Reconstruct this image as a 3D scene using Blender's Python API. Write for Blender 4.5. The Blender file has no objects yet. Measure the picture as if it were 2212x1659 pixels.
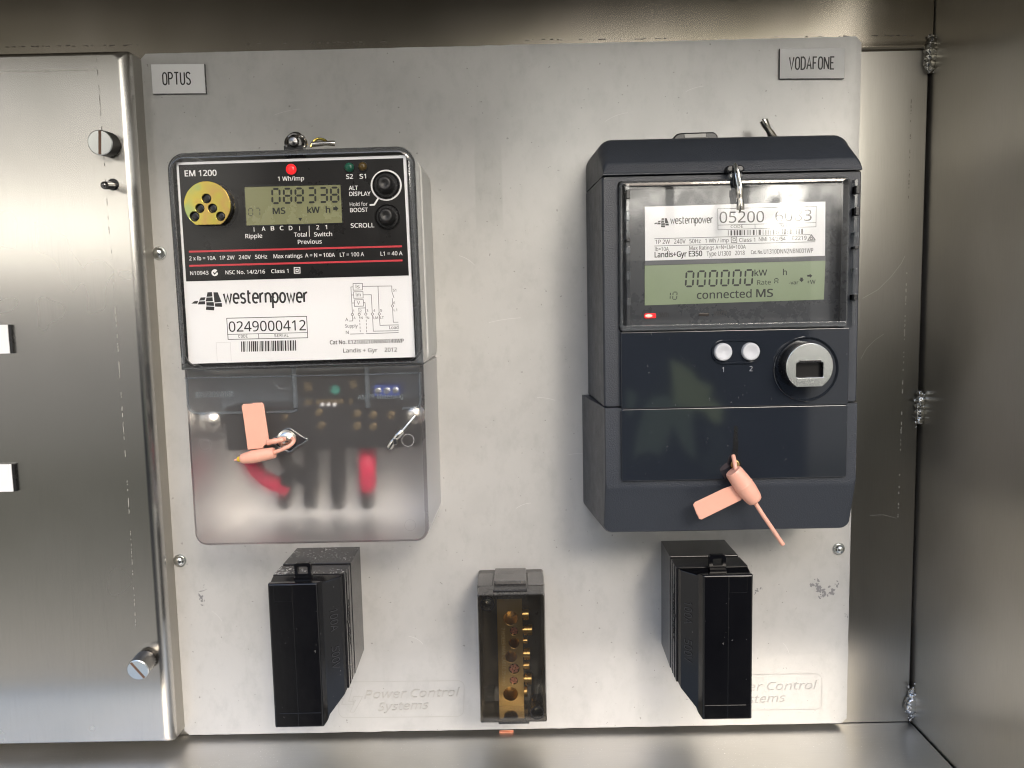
import bpy, bmesh, math, random
import numpy as np
from mathutils import Vector, Matrix

random.seed(4)
SC = bpy.context.scene
COL = SC.collection

# ------------------------------------------------------------------ camera
CAM = np.array([0.00578125, -0.48530204, 0.06056099])
RIGHT = np.array([0.99977294, 0.00320422, -0.02106649])
UP = np.array([0.0206344, 0.1011719, 0.99465495])
FWD = np.array([-0.00531843, 0.9948638, -0.10108281])
FOC, PW, PH = 1736.0, 2212.0, 1659.0
cam = bpy.data.cameras.new('camera')
cam.sensor_fit = 'HORIZONTAL'; cam.sensor_width = 36.0
cam.lens = 36.0 * FOC / PW
cam.clip_start = 0.01; cam.clip_end = 50.0
cam_o = bpy.data.objects.new('camera', cam); COL.objects.link(cam_o)
cam_o.matrix_world = Matrix(((RIGHT[0], UP[0], -FWD[0], CAM[0]), (RIGHT[1], UP[1], -FWD[1], CAM[1]),
                             (RIGHT[2], UP[2], -FWD[2], CAM[2]), (0, 0, 0, 1)))
SC.camera = cam_o

# ------------------------------------------------------------------ world: sky, bright gaps between trees, paving
world = bpy.data.worlds.new('World'); SC.world = world; world.use_nodes = True
SUN_EL, SUN_AZ = 28.0, 20.0          # degrees above the horizon, degrees right of the cabinet's facing direction
def build_world():
    nt = world.node_tree; N = nt.nodes; L = nt.links; N.clear()
    out = N.new('ShaderNodeOutputWorld'); bg = N.new('ShaderNodeBackground')
    L.new(bg.outputs[0], out.inputs[0]); bg.inputs[1].default_value = 0.1
    sky = N.new('ShaderNodeTexSky'); sky.sky_type = 'NISHITA'; sky.sun_disc = False
    sky.sun_elevation = math.radians(SUN_EL); sky.sun_rotation = math.radians(180 - SUN_AZ)
    sky.air_density = 1.0; sky.dust_density = 2.0
    tc = N.new('ShaderNodeTexCoord'); sp = N.new('ShaderNodeSeparateXYZ'); L.new(tc.outputs['Generated'], sp.inputs[0])
    def M(op, a, b=None, clamp=False):
        n = N.new('ShaderNodeMath'); n.operation = op; n.use_clamp = clamp
        for i, v in enumerate((a, b)):
            if v is None: continue
            if isinstance(v, (int, float)): n.inputs[i].default_value = v
            else: L.new(v, n.inputs[i])
        return n.outputs[0]
    def band(x, a0, a1, b0, b1):       # rises a0..a1, falls b0..b1
        r = []
        for lo, hi in ((a0, a1), (b1, b0)):
            n = N.new('ShaderNodeMapRange'); n.interpolation_type = 'SMOOTHSTEP'
            L.new(x, n.inputs[0]); n.inputs[1].default_value = lo; n.inputs[2].default_value = hi
            r.append(n.outputs[0])
        return M('MULTIPLY', r[0], r[1])
    fy = M('MAXIMUM', M('MULTIPLY', sp.outputs[1], -1.0), 0.12)
    u = M('DIVIDE', sp.outputs[0], fy); v = M('DIVIDE', sp.outputs[2], fy)
    noi = N.new('ShaderNodeTexNoise'); noi.inputs['Scale'].default_value = 9.0; noi.inputs['Detail'].default_value = 5.0
    L.new(tc.outputs['Generated'], noi.inputs['Vector'])
    vv = M('ADD', v, M('MULTIPLY', M('SUBTRACT', noi.outputs['Fac'], 0.5), 0.05))
    t = M('MULTIPLY', M('ADD', vv, 1.0), 0.5, True)       # v -1..1 -> 0..1
    ramp = N.new('ShaderNodeValToRGB'); cr = ramp.color_ramp
    stops = [(-1.0, (0.56, 0.53, 0.49)), (-0.46, (0.74, 0.69, 0.63)), (-0.38, (0.34, 0.33, 0.29)), (-0.30, (0.20, 0.20, 0.16)), (-0.22, (0.17, 0.17, 0.13)),
             (-0.17, (0.34, 0.33, 0.30)), (-0.05, (0.42, 0.40, 0.39)), (0.03, (0.46, 0.43, 0.40)), (0.07, (0.95, 0.87, 0.74)),
             (0.16, (1.25, 1.15, 0.98)), (0.22, (0.95, 0.90, 0.82)), (0.27, (0.45, 0.44, 0.40)), (0.40, (0.5, 0.5, 0.5)), (0.62, (0.9, 0.95, 1.0))]
    while len(cr.elements) < len(stops): cr.elements.new(0.5)
    for e, (p, c) in zip(cr.elements, stops): e.position = (p + 1) / 2; g_ = sum(c) / 3; e.color = (*[(x * .62 + g_ * .38) * 0.5 for x in c], 1)
    L.new(t, ramp.inputs[0])
    # darker middle: trunks and people stand before the cabinet there
    mid = M('MULTIPLY', band(u, -0.37, -0.27, -0.03, 0.06), band(v, -9, -8, 0.21, 0.27))
    dim = M('SUBTRACT', 1.0, M('MULTIPLY', mid, 0.9))
    # bright sky gaps low over the horizon
    leaf = N.new('ShaderNodeTexNoise'); leaf.inputs['Scale'].default_value = 38.0; leaf.inputs['Detail'].default_value = 6.0
    L.new(tc.outputs['Generated'], leaf.inputs['Vector'])
    lf = N.new('ShaderNodeMapRange'); L.new(leaf.outputs['Fac'], lf.inputs[0]); lf.inputs[1].default_value = 0.40; lf.inputs[2].default_value = 0.56
    gapR = M('MULTIPLY', band(u, -0.01, 0.06, 0.42, 0.47), band(v, 0.075, 0.13, 0.24, 0.27))
    bars = M('SUBTRACT', 1.0, M('ADD', band(u, 0.185, 0.188, 0.196, 0.199), band(u, 0.275, 0.279, 0.287, 0.291)))
    gapR = M('MULTIPLY', M('MULTIPLY', gapR, bars), M('ADD', M('MULTIPLY', lf.outputs[0], 0.6), 0.4))
    gapL = M('MULTIPLY', band(u, -1.0, -0.75, -0.52, -0.40), band(v, 0.05, 0.09, 0.11, 0.15))
    r2 = M('ADD', M('POWER', M('DIVIDE', M('SUBTRACT', u, 0.332), 0.020), 2.0), M('POWER', M('DIVIDE', M('SUBTRACT', v, 0.115), 0.04), 2.0))
    core = M('MULTIPLY', M('POWER', 2.718, M('MULTIPLY', r2, -1.0)), lf.outputs[0])
    gl = M('ADD', M('ADD', M('MULTIPLY', gapR, GAP_R), M('MULTIPLY', gapL, GAP_L)), M('MULTIPLY', core, CORE))
    front = band(sp.outputs[1], -3.0, -2.0, -0.15, -0.02)
    gl = M('MULTIPLY', gl, front)
    amb = N.new('ShaderNodeVectorMath'); amb.operation = 'SCALE'; L.new(ramp.outputs[0], amb.inputs[0]); L.new(M('MULTIPLY', dim, AMB * 20.0), amb.inputs['Scale'])
    gcol = N.new('ShaderNodeVectorMath'); gcol.operation = 'SCALE'; gcol.inputs[0].default_value = (1.0, 0.95, 0.86); L.new(M('MULTIPLY', gl, 10.0), gcol.inputs['Scale'])
    su = N.new('ShaderNodeVectorMath'); su.operation = 'ADD'; L.new(amb.outputs[0], su.inputs[0]); L.new(gcol.outputs[0], su.inputs[1])
    hi = N.new('ShaderNodeMapRange'); hi.interpolation_type = 'SMOOTHSTEP'; L.new(sp.outputs[2], hi.inputs[0]); hi.inputs[1].default_value = 0.30; hi.inputs[2].default_value = 0.52
    mix = N.new('ShaderNodeMix'); mix.data_type = 'RGBA'; L.new(hi.outputs[0], mix.inputs['Factor'])
    skb = N.new('ShaderNodeVectorMath'); skb.operation = 'SCALE'; L.new(sky.outputs[0], skb.inputs[0]); skb.inputs['Scale'].default_value = SKY
    L.new(su.outputs[0], mix.inputs['A']); L.new(skb.outputs[0], mix.inputs['B'])
    L.new(mix.outputs['Result'], bg.inputs[0])
GAP_R, GAP_L, CORE, AMB, SKY = 9.5, 4.5, 38.0, 0.92, 4.1
build_world()

sun = bpy.data.lights.new('sun', 'SUN'); sun.energy = 0.8; sun.angle = math.radians(11); sun.color = (1.0, 0.93, 0.82)
sun_o = bpy.data.objects.new('sun', sun); COL.objects.link(sun_o)
_el, _az = math.radians(SUN_EL), math.radians(SUN_AZ)
_d = Vector((math.sin(_az) * math.cos(_el), -math.cos(_az) * math.cos(_el), math.sin(_el)))   # towards the sun
sun_o.rotation_euler = _d.to_track_quat('Z', 'Y').to_euler()

vs = SC.view_settings
vs.view_transform = 'Standard'; vs.look = 'None'; vs.exposure = 0.27; vs.gamma = 1.0; vs.use_curve_mapping = False
SC.render.engine = 'CYCLES'
cy = SC.cycles
cy.use_denoising = True; cy.denoiser = 'OPENIMAGEDENOISE'; cy.denoising_input_passes = 'RGB_ALBEDO_NORMAL'; cy.denoising_prefilter = 'ACCURATE'; cy.use_adaptive_sampling = False
cy.max_bounces = 12; cy.transmission_bounces = 10; cy.glossy_bounces = 6; cy.diffuse_bounces = 4; cy.transparent_max_bounces = 24
cy.pixel_filter_type = 'BLACKMAN_HARRIS'; cy.filter_width = 1.15
cy.sample_clamp_indirect = 6.0; cy.blur_glossy = 0.5

# ------------------------------------------------------------------ measuring: a point of the photograph put on a plane d mm in front of the board
ZO = {'D': (0, 0, 1.1573), 'z1': (400, 320, .31646), 'z2': (400, 620, .31646), 'z3': (440, 880, .31646), 'z4': (1440, 290, .34358),
      'z5': (1440, 780, .37365), 'z6': (640, 1340, .3255), 'z7': (1120, 1360, .31336), 'z8': (1600, 1320, .33755), 'a1': (0, 0, .36166),
      'a2': (0, 600, .42194), 'a3': (0, 1300, .37383), 'a4': (1800, 0, .34358), 'a5': (2060, 500, .48216), 'a6': (2000, 1300, .37383)}
def pt(z, x, y, d=0.0):
    o = ZO[z]; px = (o[0] + x * o[2]) / 1.1573; py = (o[1] + y * o[2]) / 1.1573
    r = FWD + RIGHT * ((px - PW / 2) / FOC) + UP * ((PH / 2 - py) / FOC)
    q = CAM + r * ((-d * .001 - CAM[1]) / r[1])
    return (q[0] * 1000, q[2] * 1000)
def p3(z, x, y, d=0.0):
    a = pt(z, x, y, d); return (a[0], d, a[1])
def mmpx(z, d): return ZO[z][2] / 1.1573 * (485.3 - d) / FOC     # mm per pixel of a zoomed view at depth d

# ------------------------------------------------------------------ mesh building (millimetres; x right, d out of the board, z up)
def rr(x0, x1, z0, z1, r=0.0, n=5):
    if x0 > x1: x0, x1 = x1, x0
    if z0 > z1: z0, z1 = z1, z0
    r = max(min(r, (x1 - x0) / 2 - 1e-4, (z1 - z0) / 2 - 1e-4), 0.0)
    pts = []
    for cx, cz, a in ((x1 - r, z1 - r, 0), (x0 + r, z1 - r, 90), (x0 + r, z0 + r, 180), (x1 - r, z0 + r, 270)):
        for i in range(n + 1):
            t = math.radians(a + 90 * i / n); pts.append((cx + r * math.cos(t), cz + r * math.sin(t)))
    return pts
def circ(cx, cz, r, n=32, rz=None):
    return [(cx + r * math.cos(2 * math.pi * i / n), cz + (rz or r) * math.sin(2 * math.pi * i / n)) for i in range(n)]
def dshape(cx, cz, r, flat, n=40):     # circle with its bottom cut off at z = cz - flat
    a0 = math.asin(-flat / r); a1 = math.pi - a0
    return [(cx + r * math.cos(a0 + (a1 - a0) * i / n), cz + r * math.sin(a0 + (a1 - a0) * i / n)) for i in range(n + 1)]

class MB:
    def __init__(s): s.v = []; s.f = []; s.mi = []; s.m = 0
    def add(s, vs_, fs_):
        b = len(s.v); s.v += [tuple(p) for p in vs_]; s.f += [tuple(i + b for i in f) for f in fs_]; s.mi += [s.m] * len(fs_); return s
    def rings(s, rs, cap0=True, cap1=True, close=False):
        n = len(rs[0]); vs_ = [p for r in rs for p in r]; fs_ = []
        k = len(rs)
        for j in range(k if close else k - 1):
            a, b = j * n, ((j + 1) % k) * n
            fs_ += [(a + i, a + (i + 1) % n, b + (i + 1) % n, b + i) for i in range(n)]
        if cap0 and not close: fs_.append(tuple(range(n - 1, -1, -1)))
        if cap1 and not close: fs_.append(tuple(range((k - 1) * n, k * n)))
        return s.add(vs_, fs_)
    def loft(s, rs, **k): return s.rings([[(x, d, z) for x, z in poly] for d, poly in rs], **k)
    def prism(s, poly, d0, d1): return s.loft([(d0, poly), (d1, poly)])
    def box(s, x0, x1, d0, d1, z0, z1): return s.prism([(x1, z1), (x0, z1), (x0, z0), (x1, z0)], d0, d1)
    def pad(s, x0, x1, z0, z1, d0, d1, r=2.0, e=1.0, n=5, k=3):       # box with rounded corners and a rounded front edge
        rs = [(d0, rr(x0, x1, z0, z1, r, n))]
        for i in range(k + 1):
            t = math.pi / 2 * i / k; o = e * (1 - math.cos(t))
            rs.append((d1 - e + e * math.sin(t), rr(x0 + o, x1 - o, z0 + o, z1 - o, max(r - o, .05), n)))
        return s.loft(rs)
    def lathe(s, a, axis, prof, seg=24, cap=True):       # prof: (t, r) along the axis from a
        ax = np.array(axis, float); ax /= np.linalg.norm(ax)
        h = np.array((0, 0, 1.0)) if abs(ax[2]) < .9 else np.array((1.0, 0, 0))
        e1 = np.cross(ax, h); e1 /= np.linalg.norm(e1); e2 = np.cross(ax, e1); a = np.array(a, float)
        rs = [[tuple(a + ax * t + (e1 * math.cos(2 * math.pi * i / seg) + e2 * math.sin(2 * math.pi * i / seg)) * max(r, 1e-3)) for i in range(seg)] for t, r in prof]
        return s.rings(rs, cap0=cap, cap1=cap)
    def rod(s, a, b, r, r2=None, seg=16):
        a = np.array(a, float); b = np.array(b, float); L = np.linalg.norm(b - a)
        return s.lathe(a, b - a, [(0, r), (L, r if r2 is None else r2)], seg)
    def tube(s, pts, r, seg=10, smooth=4):
        P = [np.array(p, float) for p in pts]
        if smooth and len(P) > 2:                         # catmull-rom
            Q = []; E = [2 * P[0] - P[1]] + P + [2 * P[-1] - P[-2]]
            for i in range(1, len(E) - 2):
                for j in range(smooth):
                    t = j / smooth; a, b, c, d = E[i - 1:i + 3]
                    Q.append(.5 * ((2 * b) + (c - a) * t + (2 * a - 5 * b + 4 * c - d) * t * t + (3 * b - a - 3 * c + d) * t ** 3))
            P = Q + [P[-1]]
        rs = []; h = None
        for i, p in enumerate(P):
            ax = P[min(i + 1, len(P) - 1)] - P[max(i - 1, 0)]; ax /= np.linalg.norm(ax)
            if h is None: h = np.cross(ax, (0, 0, 1.0) if abs(ax[2]) < .9 else (1.0, 0, 0))
            h = h - ax * (h @ ax); h /= np.linalg.norm(h); g = np.cross(ax, h)
            R = r(i / (len(P) - 1)) if callable(r) else r
            rs.append([tuple(p + (h * math.cos(2 * math.pi * k / seg) + g * math.sin(2 * math.pi * k / seg)) * R) for k in range(seg)])
        return s.rings(rs)
    def holed(s, outer, holes, d0, d1, back=True):        # plate with holes
        bm = bmesh.new(); es = []
        loops = [outer] + holes
        for lp in loops:
            q = [bm.verts.new((x, z, 0)) for x, z in lp]
            es += [bm.edges.new((q[i], q[(i + 1) % len(q)])) for i in range(len(q))]
        bmesh.ops.triangle_fill(bm, use_beauty=True, use_dissolve=False, edges=es)
        bm.verts.index_update(); vv = [(v.co.x, v.co.y) for v in bm.verts]; ff = [tuple(v.index for v in f.verts) for f in bm.faces]; bm.free()
        s.add([(x, d1, z) for x, z in vv], ff)
        if back: s.add([(x, d0, z) for x, z in vv], [f[::-1] for f in ff])
        for lp in loops: s.loft([(d0, lp), (d1, lp)], cap0=False, cap1=False)
        return s
    def sphere(s, c, r, n=10, sq=(1, 1, 1)):
        rs = []
        for i in range(1, n):
            a = math.pi * i / n
            rs.append([(c[0] + r * sq[0] * math.sin(a) * math.cos(2 * math.pi * k / (2 * n)), c[1] - r * sq[1] * math.cos(a), c[2] + r * sq[2] * math.sin(a) * math.sin(2 * math.pi * k / (2 * n))) for k in range(2 * n)])
        return s.rings(rs)
    def build(s, name, mat, parent=None, ang=38, bevel=0.0, flat=False):
        me = bpy.data.meshes.new(name)
        org = ORIGIN.get(parent.name, (0, 0, 0)) if parent else None
        V = np.array(s.v, float) * .001; V[:, 1] *= -1
        if org is None: org = tuple((V.min(0) + V.max(0)) / 2)
        V = V - np.array(org)
        me.from_pydata([tuple(p) for p in V], [], s.f)
        mats = mat if isinstance(mat, (list, tuple)) else [mat]
        for m in mats: me.materials.append(m)
        if len(mats) > 1: me.polygons.foreach_set('material_index', s.mi)
        bm = bmesh.new(); bm.from_mesh(me)
        if not flat:
            bmesh.ops.remove_doubles(bm, verts=bm.verts, dist=1e-7); bmesh.ops.recalc_face_normals(bm, faces=bm.faces)
        bm.to_mesh(me); bm.free()
        if not flat:
            me.polygons.foreach_set('use_smooth', [True] * len(me.polygons)); me.set_sharp_from_angle(angle=math.radians(ang))
        o = bpy.data.objects.new(name, me); COL.objects.link(o)
        if parent: o.parent = parent
        else: o.location = org
        ORIGIN[o.name] = org
        if bevel:
            b = o.modifiers.new('edge', 'BEVEL'); b.width = bevel * .001; b.segments = 2; b.limit_method = 'ANGLE'; b.angle_limit = math.radians(40)
        if not flat:
            w = o.modifiers.new('flat faces', 'WEIGHTED_NORMAL'); w.mode = 'FACE_AREA_WITH_ANGLE'; w.weight = 90; w.keep_sharp = True
        return o
ORIGIN = {}
def tag(o, label=None, cat=None, group=None, kind=None):
    for k, v in (('label', label), ('category', cat), ('group', group), ('kind', kind)):
        if v: o[k] = v
    return o
def thing(name, at, label, cat, group=None):              # an Empty at the thing's base
    o = bpy.data.objects.new(name, None); COL.objects.link(o); o.empty_display_size = .01
    loc = (at[0] * .001, -at[1] * .001, at[2] * .001); o.location = loc; ORIGIN[o.name] = loc
    return tag(o, label, cat, group)
def copy_part(src, parent):
    c = src.copy(); COL.objects.link(c); c.parent = parent
    for ch in src.children: copy_part(ch, c)
    return c

# ------------------------------------------------------------------ flat print: text, rules, outlines
import os
_fc = bpy.data.curves.new('type', 'FONT')
try:                                                       # Blender's own bundled sans; its built-in face otherwise
    _ff = os.path.join(bpy.utils.system_resource('DATAFILES'), 'fonts', 'NotoSansHebrew-Regular.woff2')
    if os.path.exists(_ff): _fc.font = bpy.data.fonts.load(_ff)
except Exception: pass

_fo = bpy.data.objects.new('type', _fc); COL.objects.link(_fo)
_cache = {}
def glyphs(s, bold=0.0, shear=0.0):
    k = (s, bold, shear)
    if k not in _cache:
        _fc.body = s; _fc.offset = 0.0; _fc.shear = shear; _fc.resolution_u = 3
        dg = bpy.context.evaluated_depsgraph_get(); dg.update()
        me = bpy.data.meshes.new_from_object(_fo.evaluated_get(dg))
        _cache[k] = ([(v.co.x, v.co.y) for v in me.vertices], [tuple(p.vertices) for p in me.polygons])
        bpy.data.meshes.remove(me)
    return _cache[k]
_H = None
def cap_h():
    global _H
    if _H is None: _H = max(p[1] for p in glyphs('H')[0])
    return _H
class Ink:
    def __init__(s, z, d): s.z = z; s.d = d; s.b = MB(); s.k = 0
    def zz(s, z): s.z = z; return s
    def _d(s): s.k += 1; return s.d + 0.0015 * (s.k % 40)
    def poly(s, pts, thick=0):
        d = s._d(); q = [pt(s.z, x, y, s.d) for x, y in pts]
        s.b.add([(x, d, z) for x, z in q], [tuple(range(len(q)))]); return s
    def text(s, t, x0, y0, x1, y1, cap, bold=0.0, shear=0.0):
        v, f = glyphs(t, 0.0, shear); d = s._d()
        a = np.array(pt(s.z, x0, y0, s.d)); b = np.array(pt(s.z, x1, y1, s.d)); e = b - a; up = np.array((-e[1], e[0])) / np.linalg.norm(e)
        mn = min(p[0] for p in v); mx = max(p[0] for p in v); h = cap * mmpx(s.z, s.d) / cap_h()
        q = [a + e * ((x - mn) / (mx - mn)) + up * (y * h) for x, y in v]
        s.b.add([(p[0], d, p[1]) for p in q], f)
        if bold:                                          # heavier weight: the same outlines laid again a hair to each side
            u_ = e / np.linalg.norm(e); g = bold * h * .8
            for i, j in ((1, .6), (-1, .6), (1, -.6), (-1, -.6)):
                dd = s._d(); o_ = u_ * (g * i) + up * (g * j); s.b.add([(p[0] + o_[0], dd, p[1] + o_[1]) for p in q], f)
        return s
    def ribbon(s, pts, w, closed=False):                  # pts in view pixels, w in view pixels
        q = [np.array(pt(s.z, x, y, s.d)) for x, y in pts]; return s.ribbon_mm(q, w * mmpx(s.z, s.d), closed)
    def ribbon_mm(s, q, w, closed=False):
        q = [np.array(p, float) for p in q]; d = s._d(); n = len(q); Lf, Rt = [], []
        for i in range(n):
            a = q[(i - 1) % n] if closed or i > 0 else None; b = q[(i + 1) % n] if closed or i < n - 1 else None
            t1 = (q[i] - a) / (np.linalg.norm(q[i] - a) + 1e-9) if a is not None else None
            t2 = (b - q[i]) / (np.linalg.norm(b - q[i]) + 1e-9) if b is not None else None
            if t1 is None: t1 = t2
            if t2 is None: t2 = t1
            n1 = np.array((-t1[1], t1[0])); n2 = np.array((-t2[1], t2[0])); m = n1 + n2; L = np.linalg.norm(m)
            m = n1 if L < .3 else m / L
            c = max(m @ n1, .5); off = m * (w / 2 / c)
            Lf.append(q[i] + off); Rt.append(q[i] - off)
        vs_ = [(p[0], d, p[1]) for p in Lf + Rt]
        fs_ = [(i, (i + 1) % n, n + (i + 1) % n, n + i) for i in range(n if closed else n - 1)]
        s.b.add(vs_, fs_); return s
    def line(s, x0, y0, x1, y1, w): return s.ribbon([(x0, y0), (x1, y1)], w)
    def quad(s, pts, w): return s.ribbon(pts, w, True)
    def disc(s, x, y, r, n=20): return s.poly([(x + r * math.cos(2 * math.pi * i / n), y + r * math.sin(2 * math.pi * i / n)) for i in range(n)])
    def ring(s, x, y, r, w, n=24): return s.ribbon([(x + r * math.cos(2 * math.pi * i / n), y + r * math.sin(2 * math.pi * i / n)) for i in range(n)], w, True)
    def seg7(s, ch, x, y, w, h, t, sl=0.0, rise=0.0):     # x, y top left
        on = {'0': 'abcdef', '1': 'bc', '3': 'abcdg', '7': 'abc', '8': 'abcdefg', 'A': 'abcefg'}[ch]
        g = t * .28
        def Q(px, py): return (x + px + sl * (h - py), y + py + rise * px)
        def hbar(py): return [(g, py), (g + t / 2, py - t / 2), (w - g - t / 2, py - t / 2), (w - g, py), (w - g - t / 2, py + t / 2), (g + t / 2, py + t / 2)]
        def vbar(px, a, b): return [(px, a + g), (px + t / 2, a + g + t / 2), (px + t / 2, b - g - t / 2), (px, b - g), (px - t / 2, b - g - t / 2), (px - t / 2, a + g + t / 2)]
        S = {'a': hbar(0), 'g': hbar(h / 2), 'd': hbar(h), 'f': vbar(0, 0, h / 2), 'b': vbar(w, 0, h / 2), 'e': vbar(0, h / 2, h), 'c': vbar(w, h / 2, h)}
        for k in on: s.poly([Q(*p) for p in S[k]])
        return s
    def strokes(s, word, font, x0, y0, x1, y1, cap, w, gap=.28):   # single-stroke lettering
        tot = sum(font[c][0] for c in word) + gap * (len(word) - 1)
        a = np.array(pt(s.z, x0, y0, s.d)); b = np.array(pt(s.z, x1, y1, s.d)); e = b - a; up = np.array((-e[1], e[0])) / np.linalg.norm(e) * cap * mmpx(s.z, s.d)
        p = 0
        for c in word:
            cw, sts = font[c]
            for st in sts:
                cl = st[0] == st[-1] and len(st) > 3
                q = [a + e * ((p + x) / tot) + up * y for x, y in (st[:-1] if cl else st)]
                s.ribbon_mm(q, w * mmpx(s.z, s.d), cl)
            p += cw + gap
        return s
    def build(s, name, mat, parent): return s.b.build(name, mat, parent, flat=True)
def arc(cx, cy, rx, ry, a0, a1, n=6): return [(cx + rx * math.cos(math.radians(a0 + (a1 - a0) * i / n)), cy + ry * math.sin(math.radians(a0 + (a1 - a0) * i / n))) for i in range(n + 1)]
_O = arc(.25, .75, .25, .25, 0, 180) + arc(.25, .25, .25, .25, 180, 360); _O.append(_O[0])
ENGRAVED = {'O': (.5, [_O]), 'P': (.5, [[(0, 0), (0, 1)] + arc(.25, .75, .25, .25, 90, -90) + [(0, .5)]]), 'T': (.56, [[(0, 1), (.56, 1)], [(.28, 1), (.28, 0)]]),
    'U': (.5, [[(0, 1)] + arc(.25, .25, .25, .25, 180, 360) + [(.5, 1)]]),
    'S': (.5, [arc(.25, .77, .25, .23, 20, 180, 8) + [(.08, .58), (.42, .42)] + arc(.25, .23, .25, .23, 0, -160, 8)]),
    'V': (.56, [[(0, 1), (.28, 0), (.56, 1)]]), 'D': (.5, [[(0, 0), (0, 1), (.2, 1)] + arc(.2, .7, .3, .3, 90, 0) + arc(.2, .3, .3, .3, 0, -90) + [(0, 0)]]),
    'A': (.56, [[(0, 0), (.28, 1), (.56, 0)], [(.1, .33), (.46, .33)]]), 'F': (.46, [[(0, 0), (0, 1), (.46, 1)], [(0, .52), (.36, .52)]]),
    'N': (.58, [[(0, 0), (0, 1)], [(.02, .98), (.56, .02)], [(.58, 0), (.58, 1)]]), 'E': (.46, [[(.46, 0), (0, 0), (0, 1), (.46, 1)], [(0, .52), (.36, .52)]]),
    'C': (.5, [arc(.25, .75, .25, .25, 10, 180) + arc(.25, .25, .25, .25, 180, 350)]), 'R': (.5, [[(0, 0), (0, 1)] + arc(.25, .75, .25, .25, 90, -90) + [(0, .5)], [(.22, .5), (.5, 0)]]),
    'I': (.2, [[(.1, 0), (.1, 1)]]), 'L': (.42, [[(0, 1), (0, 0), (.42, 0)]])}
_o = arc(.33, .5, .33, .5, 90, 450, 16)[:-1]; _o.append(_o[0])
ROUND = {'w': (.95, [[(0, 1), (.24, .02), (.475, .85), (.71, .02), (.95, 1)]]), 'e': (.66, [[(.02, .5), (.64, .5)] + arc(.33, .62, .32, .38, 0, 180, 8) + arc(.33, .38, .33, .38, 180, 310, 8)]),
    's': (.56, [arc(.28, .77, .26, .23, 30, 180, 6) + [(.1, .56), (.46, .44)] + arc(.28, .23, .28, .23, 0, -155, 7)]), 't': (.46, [[(.14, 1.32)] + arc(.36, .22, .22, .22, 180, 280, 5), [(0, 1), (.44, 1)]]),
    'r': (.42, [[(0, 0), (0, 1)], [(0, .5)] + arc(.36, .62, .36, .38, 180, 80, 6)]), 'n': (.64, [[(0, 0), (0, 1)], [(0, .55)] + arc(.32, .62, .32, .38, 180, 0, 8) + [(.64, 0)]]),
    'p': (.66, [[(0, 1), (0, -.6)], [(0, .5)] + arc(.33, .5, .33, .5, 180, -180, 14)]), 'o': (.66, [_o])}
LOGO = [[(375, 350), (410, 348), (414, 383), (368, 386)], [(422, 350), (456, 350), (486, 426), (430, 431)], [(322, 391), (360, 389), (352, 413), (308, 416)],
        [(367, 391), (415, 389), (418, 420), (361, 423)], [(272, 420), (302, 418), (294, 440), (248, 439)], [(308, 422), (356, 420), (357, 445), (299, 446)],
        [(365, 428), (424, 427), (428, 458), (367, 455)], [(433, 437), (488, 434), (491, 465), (435, 463)], [(366, 461), (430, 464), (427, 493), (362, 488)]]
# ------------------------------------------------------------------ materials
def mat(name, col, rough=.5, metal=0.0, spec=.5, coat=0.0):
    m = bpy.data.materials.new(name); m.use_nodes = True
    b = m.node_tree.nodes['Principled BSDF']
    b.inputs['Base Color'].default_value = (*col, 1); b.inputs['Roughness'].default_value = rough
    b.inputs['Metallic'].default_value = metal; b.inputs['Specular IOR Level'].default_value = spec; b.inputs['Coat Weight'].default_value = coat
    return m
def nd(m, t, **k):
    n = m.node_tree.nodes.new(t)
    for a, v in k.items():
        if a in n.inputs.keys() if isinstance(a, str) else False: n.inputs[a].default_value = v
        else: setattr(n, a, v)
    return n
def noise(m, scale, stretch=(1, 1, 1), detail=4.0, rough=.55):
    """noise over object space, scale in cycles per metre"""
    L = m.node_tree.links; tc = nd(m, 'ShaderNodeTexCoord'); mp = nd(m, 'ShaderNodeMapping'); mp.inputs['Scale'].default_value = stretch
    n = nd(m, 'ShaderNodeTexNoise'); n.inputs['Scale'].default_value = scale; n.inputs['Detail'].default_value = detail; n.inputs['Roughness'].default_value = rough
    L.new(tc.outputs['Object'], mp.inputs[0]); L.new(mp.outputs[0], n.inputs['Vector']); return n.outputs['Fac']
def ramp(m, fac, stops):
    r = nd(m, 'ShaderNodeValToRGB'); cr = r.color_ramp
    while len(cr.elements) < len(stops): cr.elements.new(.5)
    for e, (p, c) in zip(cr.elements, stops): e.position = p; e.color = (*c, 1) if isinstance(c, tuple) else (c, c, c, 1)
    m.node_tree.links.new(fac, r.inputs[0]); return r.outputs[0]
def mixc(m, fac, a, b, op='MIX'):
    n = nd(m, 'ShaderNodeMix'); n.data_type = 'RGBA'; n.blend_type = op; L = m.node_tree.links
    for k, v in (('Factor', fac), ('A', a), ('B', b)):
        if isinstance(v, (int, float)): n.inputs[k].default_value = v
        elif isinstance(v, tuple): n.inputs[k].default_value = (*v, 1)
        else: L.new(v, n.inputs[k])
    return n.outputs['Result']
def P_(m): return m.node_tree.nodes['Principled BSDF']
def setin(m, k, s): m.node_tree.links.new(s, P_(m).inputs[k])
def bump(m, fac, strength, dist):
    b = nd(m, 'ShaderNodeBump'); b.inputs['Strength'].default_value = strength; b.inputs['Distance'].default_value = dist
    m.node_tree.links.new(fac, b.inputs['Height']); setin(m, 'Normal', b.outputs[0])

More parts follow.
